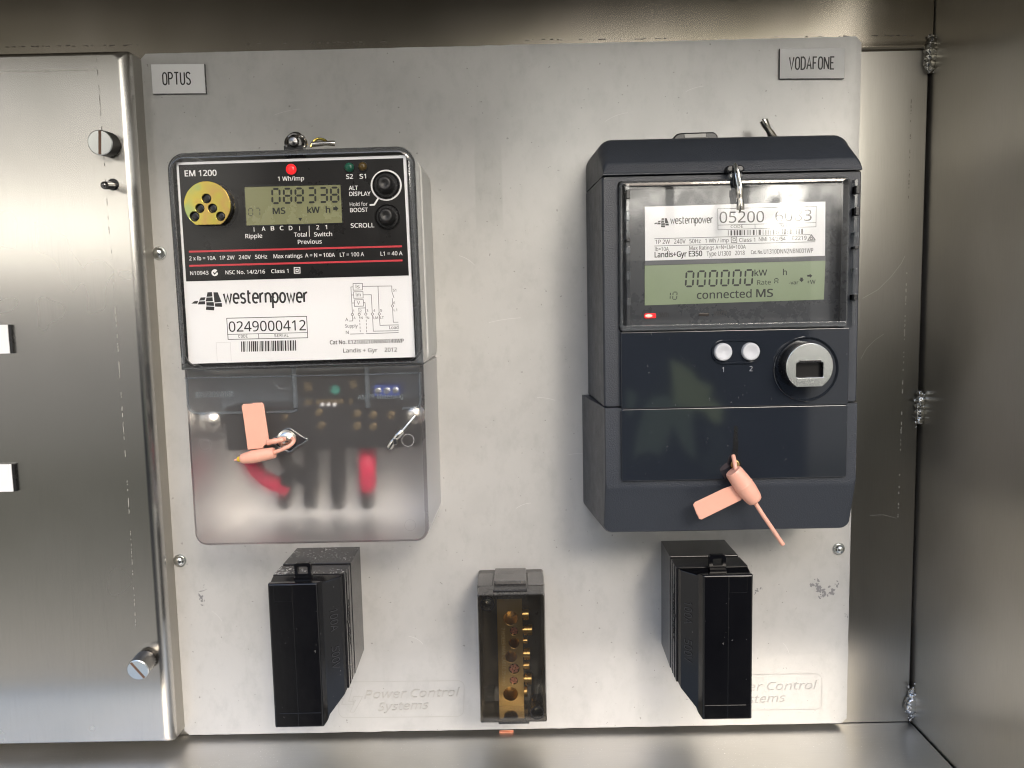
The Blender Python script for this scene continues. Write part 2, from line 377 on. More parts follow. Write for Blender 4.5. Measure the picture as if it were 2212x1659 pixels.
def steel(name, col, rough, aniso, tang, grain, specks=0.0, tint=0.12):
    """brushed sheet; tang = direction across the brush lines, grain = noise stretch"""
    m = mat(name, col, rough, 1.0)
    g = noise(m, 60, grain, 3.0, .6); big = noise(m, 9, (1, 1, 1), 3.0)
    c = mixc(m, ramp(m, g, [(.3, .95), (.7, 1.03)]), (0, 0, 0), col)
    c = mixc(m, 1.0, c, ramp(m, big, [(.3, (1 - tint, 1 - tint, 1 - tint * 1.2)), (.7, (1.0, 1.0, 1.0))]), 'MULTIPLY')
    if specks:
        s = noise(m, 900, (1, 1, 1), 2.0, .5); s2 = noise(m, 22, (1, 1, 1), 3.0)
        f = mixc(m, 1.0, ramp(m, s, [(.665, 0.0), (.70, 1.0)]), ramp(m, s2, [(.45, 0.0), (.62, 1.0)]), 'MULTIPLY')
        c = mixc(m, f, c, (.85, .84, .8))
        mt = nd(m, 'ShaderNodeMath', operation='SUBTRACT'); mt.inputs[0].default_value = 1.0; m.node_tree.links.new(f, mt.inputs[1]); setin(m, 'Metallic', mt.outputs[0])
    setin(m, 'Base Color', c)
    setin(m, 'Roughness', ramp(m, big, [(.3, rough * .9), (.7, min(rough * 1.15, 1))]))
    P_(m).inputs['Anisotropic'].default_value = aniso
    t = nd(m, 'ShaderNodeCombineXYZ')
    for i in range(3): t.inputs[i].default_value = tang[i]
    setin(m, 'Tangent', t.outputs[0])
    return m
def plastic(name, col, rough, tex=0.0, scale=1600, spec=.5, vary=.1, specks=0.0):
    m = mat(name, col, rough, spec=spec)
    v = noise(m, 30, (1, 1, 1), 5.0, .65)
    c = mixc(m, 1.0, col, ramp(m, v, [(.3, 1 - vary), (.7, 1.0)]), 'MULTIPLY')
    if specks:                                            # stray dust specks and a few fine smears
        f = mixc(m, 1.0, ramp(m, noise(m, 620, (1, 1, 1), 1.0, .5), [(.775, 0.0), (.80, specks)]), ramp(m, noise(m, 25, (1, 1, 1), 3.0), [(.38, .1), (.62, 1.0)]), 'MULTIPLY')
        c = mixc(m, f, c, (.42, .42, .40))
    setin(m, 'Base Color', c)
    setin(m, 'Roughness', ramp(m, noise(m, 90, (1, 1, 1), 5.0, .7), [(.3, rough * .85), (.75, min(1, rough * 1.25))]))
    if tex: bump(m, noise(m, scale, (1, 1, 1), 2.0, .5), tex, .0003)
    return m
def clear(name, tint, rough=.02, ior=1.49, milk=0.0, haze=(.8, .8, .8), scuff=0.0):
    """thin clear plastic: passes light straight, mirrors by Fresnel, with a little milkiness"""
    m = bpy.data.materials.new(name); m.use_nodes = True; N = m.node_tree.nodes; L = m.node_tree.links; N.clear()
    o = N.new('ShaderNodeOutputMaterial'); tr = N.new('ShaderNodeBsdfTransparent'); tr.inputs[0].default_value = (*tint, 1)
    gl = N.new('ShaderNodeBsdfGlossy'); gl.inputs['Roughness'].default_value = rough; gl.inputs['Color'].default_value = (1, 1, 1, 1)
    fr = N.new('ShaderNodeFresnel'); fr.inputs[0].default_value = ior
    base = tr
    if milk:
        df = N.new('ShaderNodeBsdfDiffuse'); df.inputs[0].default_value = (*haze, 1); mx0 = N.new('ShaderNodeMixShader'); mx0.inputs[0].default_value = milk
        if scuff:
            tc = N.new('ShaderNodeTexCoord'); n = N.new('ShaderNodeTexNoise'); n.inputs['Scale'].default_value = 45; n.inputs['Detail'].default_value = 7; L.new(tc.outputs['Object'], n.inputs['Vector'])
            mr = N.new('ShaderNodeMapRange'); L.new(n.outputs['Fac'], mr.inputs[0]); mr.inputs[1].default_value = .42; mr.inputs[2].default_value = .75; mr.inputs[3].default_value = milk; mr.inputs[4].default_value = milk + scuff; L.new(mr.outputs[0], mx0.inputs[0])
        L.new(tr.outputs[0], mx0.inputs[1]); L.new(df.outputs[0], mx0.inputs[2]); base = mx0
    mx = N.new('ShaderNodeMixShader'); L.new(fr.outputs[0], mx.inputs[0]); L.new(base.outputs[0], mx.inputs[1]); L.new(gl.outputs[0], mx.inputs[2]); L.new(mx.outputs[0], o.inputs[0])
    return m
def glow(name, col, e, core=None):
    m = mat(name, col, .2); b = P_(m); b.inputs['Emission Color'].default_value = (*(core or col), 1); b.inputs['Emission Strength'].default_value = e
    return m

STEEL = (.58, .56, .53)
M = {}
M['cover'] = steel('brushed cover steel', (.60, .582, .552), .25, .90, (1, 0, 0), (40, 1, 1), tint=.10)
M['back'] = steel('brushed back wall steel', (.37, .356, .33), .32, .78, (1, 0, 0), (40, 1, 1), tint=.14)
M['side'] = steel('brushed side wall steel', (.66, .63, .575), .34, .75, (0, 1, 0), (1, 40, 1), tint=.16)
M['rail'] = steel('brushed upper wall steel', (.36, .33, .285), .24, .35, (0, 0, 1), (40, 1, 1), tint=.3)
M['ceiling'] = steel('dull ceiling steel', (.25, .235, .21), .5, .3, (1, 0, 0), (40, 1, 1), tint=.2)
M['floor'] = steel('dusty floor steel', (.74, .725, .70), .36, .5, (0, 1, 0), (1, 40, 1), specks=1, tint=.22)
M['weld'] = steel('weld metal', (.62, .61, .6), .22, 0, (1, 0, 0), (1, 1, 1), tint=.3)
M['zinc'] = mat('zinc plated steel', (.66, .68, .66), .24, 1.0)
M['knurl'] = mat('knurled nickel', (.30, .29, .27), .3, 1.0)
M['hanger'] = mat('worn zinc strip', (.34, .34, .33), .5, .8)
M['nickel'] = mat('nickel plated steel', (.66, .63, .57), .2, 1.0)
M['darknickel'] = mat('black nickel steel', (.22, .215, .21), .22, 1.0)
M['dullbrass'] = mat('dull brass', (.20, .15, .08), .35, 1.0)
M['coverside'] = steel('cover edge steel', (.50, .48, .44), .62, 0, (0, 0, 1), (1, 1, 1))
M['brass'] = steel('brass', (.60, .42, .18), .30, .3, (1, 0, 0), (40, 1, 1), tint=.25)
M['copper'] = mat('copper', (.72, .33, .22), .3, 1.0)
M['rust'] = mat('rusty slot', (.16, .095, .065), .7, .3)

def ramp2(m, sock, lo, hi):
    n = nd(m, 'ShaderNodeMapRange'); n.interpolation_type = 'SMOOTHSTEP'; m.node_tree.links.new(sock, n.inputs[0]); n.inputs[1].default_value = lo; n.inputs[2].default_value = hi
    return n.outputs[0]
def board():
    c0 = (.485, .48, .462); m = mat('grey coated board', c0, .36, coat=1.0); P_(m).inputs['Coat Roughness'].default_value = .20
    a = noise(m, 14, (1, 1, 1), 6.0, .62); b = noise(m, 120, (1, 1, .6), 6.0, .7); c = noise(m, 45, (1, 1, .45), 7.0, .7)
    col = mixc(m, 1.0, c0, ramp(m, a, [(.30, .86), (.55, 1.0), (.8, 1.03)]), 'MULTIPLY')
    col = mixc(m, 1.0, col, ramp(m, b, [(.28, .90), (.5, 1.0)]), 'MULTIPLY')
    col = mixc(m, ramp(m, c, [(.66, 0.0), (.74, .16)]), col, (.30, .29, .28))
    # a darker upright patch below the middle of the top edge, and pin-prick spots
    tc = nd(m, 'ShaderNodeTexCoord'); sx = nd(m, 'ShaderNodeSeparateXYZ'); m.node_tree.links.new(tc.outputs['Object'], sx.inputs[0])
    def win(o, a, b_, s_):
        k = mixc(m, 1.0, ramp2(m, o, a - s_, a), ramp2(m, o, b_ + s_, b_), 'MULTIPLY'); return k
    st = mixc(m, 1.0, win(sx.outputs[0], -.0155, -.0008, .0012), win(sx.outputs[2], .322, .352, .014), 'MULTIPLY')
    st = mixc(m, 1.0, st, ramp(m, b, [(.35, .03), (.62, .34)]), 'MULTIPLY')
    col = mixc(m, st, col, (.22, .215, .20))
    col = mixc(m, ramp(m, noise(m, 420, (1, 1, 1), 1.0, .5), [(.765, 0.0), (.785, .55)]), col, (.16, .15, .14))
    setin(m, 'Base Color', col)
    setin(m, 'Roughness', ramp(m, c, [(.3, .28), (.7, .44)])); bump(m, b, .22, .0005)
    return m
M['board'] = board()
M['boardmark'] = mat('dark rub mark', (.20, .20, .205), .5)
M['emboss'] = plastic('grey coated relief shade', (.405, .397, .375), .45)  # board's own coat, with the relief's shade put into a darker tone
M['white'] = plastic('white plastic', (.80, .80, .80), .45, vary=.05)
M['label'] = mat('white printed label', (.86, .865, .88), .35)
M['inkblack'] = mat('black ink', (.014, .014, .016), .45)
M['inkgrey'] = mat('dark grey ink', (.07, .07, .075), .5)
M['inkwhite'] = mat('white ink', (.84, .84, .84), .45)
M['inkred'] = mat('red ink', (.60, .035, .05), .45)
M['face'] = plastic('black face print', (.011, .0105, .0105), .3, spec=.25, vary=.15)
M['black'] = plastic('black plastic', (.010, .010, .011), .26, tex=.05, scale=900, vary=.2)
M['fuse'] = plastic('black fuse moulding', (.0035, .0035, .0045), .16, specks=.35, tex=.04, scale=300, vary=.3)
M['fuseside'] = plastic('dark matt moulding', (.016, .016, .017), .17, tex=.03, spec=.8, scale=1200, vary=.25)
M['rubber'] = plastic('black rubber', (.012, .012, .013), .42)
M['slate'] = plastic('dark slate textured plastic', (.028, .0335, .044), .40, tex=.7, scale=1500, vary=.12)
M['slategloss'] = plastic('dark slate gloss plastic', (.0165, .020, .0265), .06, spec=1.0, vary=.12, specks=.3)
M['greybutton'] = plastic('light grey rubber', (.50, .51, .53), .5)
M['innergrey'] = plastic('slate grey inner housing', (.10, .13, .16), .45)
M['lcd'] = plastic('reflective grey green display', (.245, .255, .135), .25, vary=.06)
M['lcd2'] = plastic('pale green display', (.27, .335, .215), .22, vary=.08)
M['segment'] = mat('display segments', (.012, .015, .012), .3)
M['segmentfaint'] = mat('faint display segments', (.075, .08, .045), .3)
M['pink'] = plastic('salmon pink plastic', (.80, .41, .30), .42, tex=.16, scale=420, vary=.13)
M['yellow'] = plastic('yellow plastic', (.62, .42, .03), .4)
M['teal'] = mat('teal paint', (.02, .32, .25), .5)
M['blue'] = plastic('blue plastic', (.012, .05, .30), .35)
M['redcable'] = plastic('red cable sheath', (.70, .008, .07), .45)
M['blackcable'] = plastic('black cable sheath', (.012, .012, .013), .45)
M['led'] = glow('lit red lamp', (.7, .01, .01), 1.0, (1.0, .018, .022))
M['ledhot'] = glow('lit red lamp centre', (1, .5, .45), 1.3, (1.0, .30, .24))
M['ledgreen'] = mat('unlit green lamp', (.012, .095, .06), .12)
M['ledamber'] = mat('unlit amber lamp', (.085, .055, .015), .12)
M['glass'] = clear('clear cover plastic', (.985, .985, .985), .015, 1.45)
M['glassside'] = clear('ribbed clear plastic', (.86, .87, .86), .12, 1.5, milk=.22, haze=(.62, .62, .60))
M['glassedge'] = clear('clear plastic edge', (.86, .88, .90), .05, 1.5, milk=.10, haze=(.55, .58, .60))
M['windowglass'] = clear('clear window plastic', (.97, .975, .98), .02, 1.47, milk=.003, haze=(.8, .8, .8))
M['smoked'] = clear('smoked clear plastic', (.86, .82, .74), .04, 1.42, milk=.015, haze=(.5, .48, .44), scuff=.03)
M['smokedtop'] = clear('dusty smoked plastic', (.45, .43, .39), .15, 1.5, milk=.16, haze=(.30, .285, .265), scuff=.3)
M['smokededge'] = clear('smoked clear plastic edge', (.50, .48, .44), .08, 1.5, milk=.10, haze=(.16, .15, .14))
def frosted():
    m = bpy.data.materials.new('frosted cover plastic'); m.use_nodes = True; N = m.node_tree.nodes; L = m.node_tree.links; N.clear()
    o = N.new('ShaderNodeOutputMaterial'); rf = N.new('ShaderNodeBsdfRefraction'); rf.inputs['IOR'].default_value = 1.16; rf.inputs['Roughness'].default_value = .68; rf.inputs[0].default_value = (1.0, .99, .985, 1)
    tr = N.new('ShaderNodeBsdfTransparent'); tr.inputs[0].default_value = (.98, .97, .965, 1); mx0 = N.new('ShaderNodeMixShader'); mx0.inputs[0].default_value = .42
    gl = N.new('ShaderNodeBsdfGlossy'); gl.inputs['Roughness'].default_value = .10; fr = N.new('ShaderNodeFresnel'); fr.inputs[0].default_value = 1.32
    df = N.new('ShaderNodeBsdfDiffuse'); df.inputs[0].default_value = (.80, .77, .755, 1); mx1 = N.new('ShaderNodeMixShader'); mx1.inputs[0].default_value = .06
    mx = N.new('ShaderNodeMixShader')
    L.new(rf.outputs[0], mx0.inputs[1]); L.new(tr.outputs[0], mx0.inputs[2]); L.new(mx0.outputs[0], mx1.inputs[1]); L.new(df.outputs[0], mx1.inputs[2])
    L.new(fr.outputs[0], mx.inputs[0]); L.new(mx1.outputs[0], mx.inputs[1]); L.new(gl.outputs[0], mx.inputs[2]); L.new(mx.outputs[0], o.inputs[0])
    return m
M['frosted'] = frosted()
M['frostside'] = clear('clear cover side', (.95, .94, .94), .5, 1.4, milk=.16, haze=(.66, .63, .62))
M['frostrim'] = clear('clear cover rim', (.70, .67, .68), .06, 1.45, milk=.10, haze=(.55, .52, .53))
def passivated():
    m = mat('yellow passivated zinc', (.7, .6, .25), .27, 1.0)
    setin(m, 'Base Color', ramp(m, noise(m, 70, (1, 1, 1), 2.0), [(.30, (.42, .50, .20)), (.43, (.62, .52, .12)), (.55, (.62, .42, .14)), (.66, (.60, .50, .11)), (.78, (.46, .50, .17))])); return m
M['passivated'] = passivated()
def dusty(name, base, amt):
    m = plastic(name, base, .2, tex=.03, scale=900, spec=.8)
    s = noise(m, 700, (1, 1, 1), 2.0, .5); s2 = noise(m, 60, (1, 1, 1), 4.0)
    tc = nd(m, 'ShaderNodeNewGeometry'); sx = nd(m, 'ShaderNodeSeparateXYZ'); m.node_tree.links.new(tc.outputs['Normal'], sx.inputs[0]); up = ramp(m, sx.outputs[2], [(.6, 0.0), (.8, 1.0)])
    f1 = ramp(m, s, [(.60, 0.0), (.66, 1.0)]); lo = ramp(m, s2, [(.42, 0.0), (.60, 1.0)])
    f = mixc(m, 1.0, f1, lo, 'MULTIPLY')
    f2 = mixc(m, 1.0, ramp(m, s, [(.40, 0.0), (.55, 1.0)]), ramp(m, s2, [(.60, 0.0), (.70, amt)]), 'MULTIPLY')
    fm = mixc(m, 1.0, mixc(m, 1.0, f, f2, 'LIGHTEN'), up, 'MULTIPLY')
    old = P_(m).inputs['Base Color'].links[0].from_socket
    setin(m, 'Base Color', mixc(m, fm, old, (.72, .72, .70))); return m
M['dusty'] = dusty('dust covered black moulding', (.014, .014, .015), 1.0)

# ------------------------------------------------------------------ the cabinet: back wall, upper wall, right side wall, floor, ceiling
YB = -6.0          # the back wall lies 6 mm behind the board's front
XR, ZF, ZC, ZL = 254.5, -211.8, 262.0, 203.6
def wall(name, b, m, label): return tag(b.build(name, m, flat=False), label, kind='structure')
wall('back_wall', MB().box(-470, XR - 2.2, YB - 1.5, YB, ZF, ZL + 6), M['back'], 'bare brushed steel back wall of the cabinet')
b = MB()                                                     # upper wall: folded lip at its lower edge
prof = [(ZC, YB + 2.2), (ZL + 5, YB + 2.2)] + [(ZL + 1.6 - 2.2 * math.sin(t), YB + 2.0 + 0.6 - 2.6 * (1 - math.cos(t))) for t in [i * math.pi / 12 for i in range(0, 7)]] + [(ZL - .6, YB + .3), (ZL + 3, YB + .3), (ZC, YB + .3)]
b.rings([[(x, d, z) for z, d in prof] for x in (-470, XR - .8)])
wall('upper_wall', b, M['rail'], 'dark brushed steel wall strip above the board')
b = MB().box(XR, XR + 1.5, YB - 4, 112, ZF - 2, ZC); sw = wall('side_wall', b, M['side'], 'brushed steel side wall on the right of the cabinet')
# floor: dished down slightly behind the board, a joint along the right wall
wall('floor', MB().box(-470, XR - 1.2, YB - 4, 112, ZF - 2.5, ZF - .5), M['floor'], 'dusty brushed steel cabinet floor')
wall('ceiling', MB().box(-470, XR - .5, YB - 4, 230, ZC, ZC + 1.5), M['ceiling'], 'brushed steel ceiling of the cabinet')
b = MB().box(-480, XR + 6, YB - 9, YB - 6, ZF - 8, ZC + 6); b.box(-480, XR + 6, YB - 6, 112, ZF - 8, ZF - 5); b.box(XR + 3, XR + 6, YB - 6, 112, ZF - 5, ZC + 6)  # backing added behind the joints to block light leaking in
wall('leak_backing', b, mat('dark leak backing', (.02, .02, .02), .8), 'added dark backing that keeps light from leaking through the joints of the cabinet')
wall('left_wall', MB().box(-472, -470.5, YB - 4, 112, ZF - 2, ZC), M['side'], 'brushed steel side wall on the far left')
def weld(pts, rads, seed):
    rnd = random.Random(seed); b = MB()
    for (x, y), r in zip(pts, rads):
        c = p3('D', x, y, -4.0)
        b.sphere((min(c[0], XR - r * .25), c[1] + rnd.uniform(0, 1.0), c[2]), r, 7, (1.0, .8, 1.15))
    for i in range(26):
        k = rnd.randrange(len(pts)); x, y = pts[k]; c = p3('D', x + rnd.gauss(0, 5), y + rnd.gauss(0, 7), -3.5)
        b.sphere((min(c[0], XR - .4), c[1] + rnd.uniform(-.5, 1.5), c[2]), rnd.uniform(.4, 1.5), 5, (rnd.uniform(.7, 1.3), .8, rnd.uniform(.7, 1.4)))
    o = b.build('weld_bead', M['weld'], sw, ang=60)
    t = bpy.data.textures.new('lumps', 'CLOUDS'); t.noise_scale = .0016
    s = o.modifiers.new('s', 'SUBSURF'); s.levels = s.render_levels = 1
    d = o.modifiers.new('lumps', 'DISPLACE'); d.texture = t; d.strength = .0016; d.texture_coords = 'LOCAL'
weld([(2012, 82), (2012, 95), (2009, 108), (2010, 122), (2007, 136), (2008, 148)], [2.2, 3.6, 4.4, 4.2, 3.6, 3.0], 1)
weld([(1986, 852), (1988, 866), (1987, 880), (1987, 894), (1985, 906)], [2.4, 3.4, 3.6, 3.8, 2.8], 2)
weld([(1970, 1492), (1970, 1504), (1967, 1516), (1965, 1528), (1970, 1540)], [1.8, 3.0, 4.0, 4.2, 3.0], 3)
# faint rows of marks along the sheets (film print)
def marks(z, rows, parent, d, m, name='faded_print_row', w=3.0):
    k = Ink(z, d); rnd = random.Random(len(rows) + int(rows[0][1]))
    for x, y, h in rows: k.line(x + rnd.uniform(-1, 1), y, x + rnd.uniform(-1, 1), y + h, w * rnd.uniform(.7, 1.3))
    return k.build(name, m, parent)
rnd = random.Random(8)
M['mark'] = mat('pale scratch', (.58, .56, .51), .45, .7); M['markdark'] = mat('dark print', (.16, .14, .12), .5, .2)
bw = bpy.data.objects['back_wall']
marks('a5', [(430 - 45 * (y - 340) / 1250, y, rnd.uniform(5, 16)) for y in sorted(rnd.uniform(350, 1640) for _ in range(46))], bw, YB + .15, M['mark'], w=5)
marks('a4', [(1392 - 20 * (y - 720) / 700, y, rnd.uniform(6, 22)) for y in sorted(rnd.uniform(720, 1450) for _ in range(22))], bw, YB + .15, M['markdark'], w=5)
for pts in ([(200, 510), (280, 465), (350, 395), (400, 330), (420, 290)], [(190, 825), (220, 770), (265, 725), (310, 695)], [(240, 1635), (310, 1632), (375, 1650)]):
    Ink('a5', YB + .2).ribbon(pts, 1.7).build('scratch', M['mark'], bw)

uw = bpy.data.objects['upper_wall']; k = Ink('D', YB + 2.35); rnd = random.Random(31)
for i in range(150):
    x = rnd.uniform(0, 2000); 
    if math.sin(x * .011) + .4 * math.sin(x * .05) < -.1: continue
    y = 101 - .0125 * x + rnd.gauss(0, .5); k.line(x, y, x + rnd.uniform(2, 9), y - .08, rnd.uniform(.8, 2.2))
k.build('faded_print_row', M['markdark'], uw)
# ------------------------------------------------------------------ the folded cover on the left
cv = thing('cover_panel', (-330, YB, -205), 'tall folded brushed steel cover with a rounded right edge at the left of the picture', 'cover')
b = MB(); x1, x0 = -209.3, -462.0; zt, zb = 206.6, -204.2; R = 5.5
rs = [(YB, rr(x0, x1, zb, zt, 1.0, 6)), (11.0, rr(x0, x1, zb, zt, 1.0, 6))]
for i in range(1, 9):
    t = math.pi / 2 * i / 8; o = R * (1 - math.cos(t)); rs.append((18.0 - R + R * math.sin(t), rr(x0 + o, x1 - o, zb + o * .45, zt - o * .55, 1.0 + o * .5, 6)))
b.m = 1; b.loft(rs[:2], cap1=False); b.m = 0; b.loft(rs[1:], cap0=False); sheet = b.build('cover_sheet', [M['cover'], M['coverside']], cv, ang=50)
b = MB().box(x1 - .5, x1 - .0 + 6.3 - 0, YB, YB + 1.6, zb + 2, zt - 3); b.build('side_flange', M['coverside'], cv)
marks('a2', [(655 + 110 * (y - 0) / 1600, y, rnd.uniform(4, 26)) for y in sorted(rnd.uniform(0, 1640) for _ in range(58))], sheet, 18.12, M['mark'], w=3.6)
marks('a3', [(868 + 42 * y / 740, y, rnd.uniform(4, 20)) for y in sorted(rnd.uniform(60, 760) for _ in range(26))], sheet, 18.12, M['mark'], w=3.6)
marks('a1', [(668 + 90 * (y - 370) / 1280, y, rnd.uniform(8, 34)) for y in sorted(rnd.uniform(380, 1600) for _ in range(34))], sheet, 18.12, M['markdark'], w=3.0)
k = Ink('a1', 18.12)
for i in range(30):
    x = i * 22.5; k.line(x, 497 - x * .022, x + 18, 497 - x * .022, rnd.uniform(2, 5))
k.build('faded_print_row', M['mark'], sheet)

def thumb_screw(z, cx, cy, bx, by, rpx, ang, label):
    a = np.array(p3(z, bx, by, 18.0)); e = np.array(p3(z, cx, cy, 30.5)); r = rpx * mmpx(z, 30.5)
    t = thing('thumb_screw', tuple(a), label, 'screw', 'thumb screws of the folded cover'); ax = e - a; L = np.linalg.norm(ax); ax /= L
    MB().lathe(a, ax, [(0, r * .75), (2.0, r * .75), (2.05, r * .98)], 28).build('collar', M['darknickel'], t)
    n = 44; b = MB(); h = np.cross(ax, (0, 0, 1.0)); h /= np.linalg.norm(h); g = np.cross(ax, h)
    rs = []
    for j in range(10):
        tt = 2.0 + (L - 2.6) * j / 9; rs.append([tuple(a + ax * tt + (h * math.cos(2 * math.pi * i / n) + g * math.sin(2 * math.pi * i / n)) * r * (1.0 if (i + j) % 2 else .86)) for i in range(n)])
    b.rings(rs); b.build('knurled_head', M['knurl'], t, ang=10)
    MB().lathe(a, ax, [(L - .7, r * .99), (L - .3, r * .985), (L, r * .93)], 40).build('face', M['zinc'], t)
    c, s = math.cos(math.radians(ang)), math.sin(math.radians(ang)); w = r * .11
    d = np.array((c, 0, s)); q = np.array((-s, 0, c)); d -= ax * (d @ ax); q -= ax * (q @ ax)
    b = MB(); P = [e + ax * .12 + d * i * r * .93 + q * j * w for i, j in ((1, 1), (-1, 1), (-1, -1), (1, -1))]
    b.rings([[tuple(p - ax * .4) for p in P], [tuple(p) for p in P]]); b.build('slot', M['rust'], t)
thumb_screw('a1', 690, 985, 762, 1003, 84, 84, 'upper thumb screw with an upright slot and knurled head on the folded cover')
thumb_screw('a3', 920, 1005, 985, 925, 77, -56, 'lower thumb screw with a slanted slot near the bottom of the folded cover')
t = thing('latch_pin', p3('a1', 788, 1278, 18), 'short dark metal pin sticking out of a round hole in the folded cover', 'pin')
MB().lathe(p3('a1', 782, 1276, 18.0), (0, 1, 0), [(0, 3.4), (.25, 3.4)], 24).build('hole_rim', M['black'], t)
a = np.array(p3('a1', 785, 1282, 18)); e = np.array(p3('a1', 714, 1281, 31))
L = np.linalg.norm(e - a); MB().lathe(a, e - a, [(0, 2.2), (L - 2, 2.2), (L - .8, 1.9), (L - .2, 1.2), (L, .4)], 20).build('shaft', M['darknickel'], t)

# ------------------------------------------------------------------ the board and the things fixed on it
bd = thing('mounting_board', (0, -3, -209), 'large pale grey board with trimmed corners behind the meters', 'board')
BX0, BX1, BZ0, BZ1 = -209.6, 210.4, -208.9, 209.3
outline = []
rnd = random.Random(3)
for (xa, za), (xb, zb_) in (((BX0 + 3, BZ1), (BX1 - 3, BZ1 + .6)), ((BX1, BZ1 - 3), (BX1, BZ0 + 3)), ((BX1 - 3, BZ0), (BX0 + 3, BZ0)), ((BX0, BZ0 + 3), (BX0, BZ1 - 3))):
    n = 70
    for i in range(n + 1):
        f = i / n; j = rnd.gauss(0, .09) if 0 < i < n else 0
        outline.append((xa + (xb - xa) * f + (j if xa == xb else 0), za + (zb_ - za) * f + (j if xa != xb else 0)))
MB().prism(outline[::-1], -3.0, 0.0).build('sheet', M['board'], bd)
def blob(z, cx, cy, rx, ry, rot, seed, n=22):
    r = random.Random(seed); ph = [r.uniform(0, 6.28) for _ in range(4)]; out = []
    for i in range(n):
        a = 2 * math.pi * i / n; k = 1 + .25 * math.sin(2 * a + ph[0]) + .2 * math.sin(5 * a + ph[1]) + .16 * math.sin(7 * a + ph[2])
        x, y = rx * k * math.cos(a), ry * k * math.sin(a); out.append((cx + x * math.cos(rot) - y * math.sin(rot), cy + x * math.sin(rot) + y * math.cos(rot)))
    return out
def scuff(z, spots, seed):
    k = Ink(z, .06); r = random.Random(seed)
    for cx, cy, rx, ry, n in spots:
        for i in range(n): k.poly(blob(z, cx + r.gauss(0, rx * .6), cy + r.gauss(0, ry * .6), rx * r.uniform(.12, .42), ry * r.uniform(.10, .38), r.uniform(0, 3), r.random()))
    k.build('rub_mark', M['boardmark'], bd)
scuff('z8', [(1310, 425, 26, 50, 16), (1350, 475, 40, 30, 14), (1420, 465, 36, 30, 10), (1455, 420, 24, 24, 3), (1520, 640, 14, 20, 4)], 1)
scuff('z8', [(875, 460, 22, 20, 9)], 2)
scuff('a3', [(1350, 535, 14, 45, 12), (1365, 440, 8, 10, 3), (1412, 410, 5, 5, 2), (1183, 615, 10, 30, 4)], 3)
# embossed maker's panel, twice
def emboss(q, hg=.22, em=None):
    em = em or M['emboss']
    def W(x, y): return q(x, y)
    b = MB(); k = Ink('z6', .05)
    def rib(pts, w, closed=False): k.ribbon_mm([W(*p) for p in pts], w, closed)
    rib([(x, y) for x, y in rr(0, 960, 0, 275, 50, 5)], .45, True)
    def outl(txt, x0, y0, x1, y1, cap):
        v, f = glyphs(txt, .02, .22); mn = min(p[0] for p in v); mx = max(p[0] for p in v)
        pts = [W(x0 + (x1 - x0) * (x - mn) / (mx - mn), y0 + (y1 - y0) * (x - mn) / (mx - mn) - cap * y / cap_h()) for x, y in v]
        b.add([(p[0], hg, p[1]) for p in pts], f)
        ec = {}
        for fc in f:
            for i in range(len(fc)):
                e = tuple(sorted((fc[i], fc[(i + 1) % len(fc)]))); ec[e] = ec.get(e, 0) + 1
        for (i, j), c in ec.items():
            if c == 1:
                p, r_ = pts[i], pts[j]; b.add([(p[0], hg, p[1]), (r_[0], hg, r_[1]), (r_[0], .0, r_[1]), (p[0], .0, p[1])], [(0, 1, 2, 3)])
    outl('Power Control', 195, 130, 925, 118, 62); outl('Systems', 300, 225, 690, 212, 60)
    for pts in ([(60, 45), (100, 45), (75, 150), (115, 150), (108, 172), (22, 172)], [(112, 112), (180, 112), (168, 140), (118, 232), (86, 232), (128, 140), (104, 140)]):
        rib(pts, .4, True)
    o = b.build('raised_lettering', em, bd, flat=True); k.build('raised_outline', em, bd)
emboss(lambda x, y: pt('z6', 640 + x - .02 * y, 1122 + y - .012 * x, .1), .42)
emboss(lambda x, y: pt('z8', 395 + x * .992, 1090 + y * .96 - .011 * x, .1), .13, plastic('grey coated faint relief shade', (.45, .442, .422), .45))  # right relief is fainter in the light; that is put into its tone

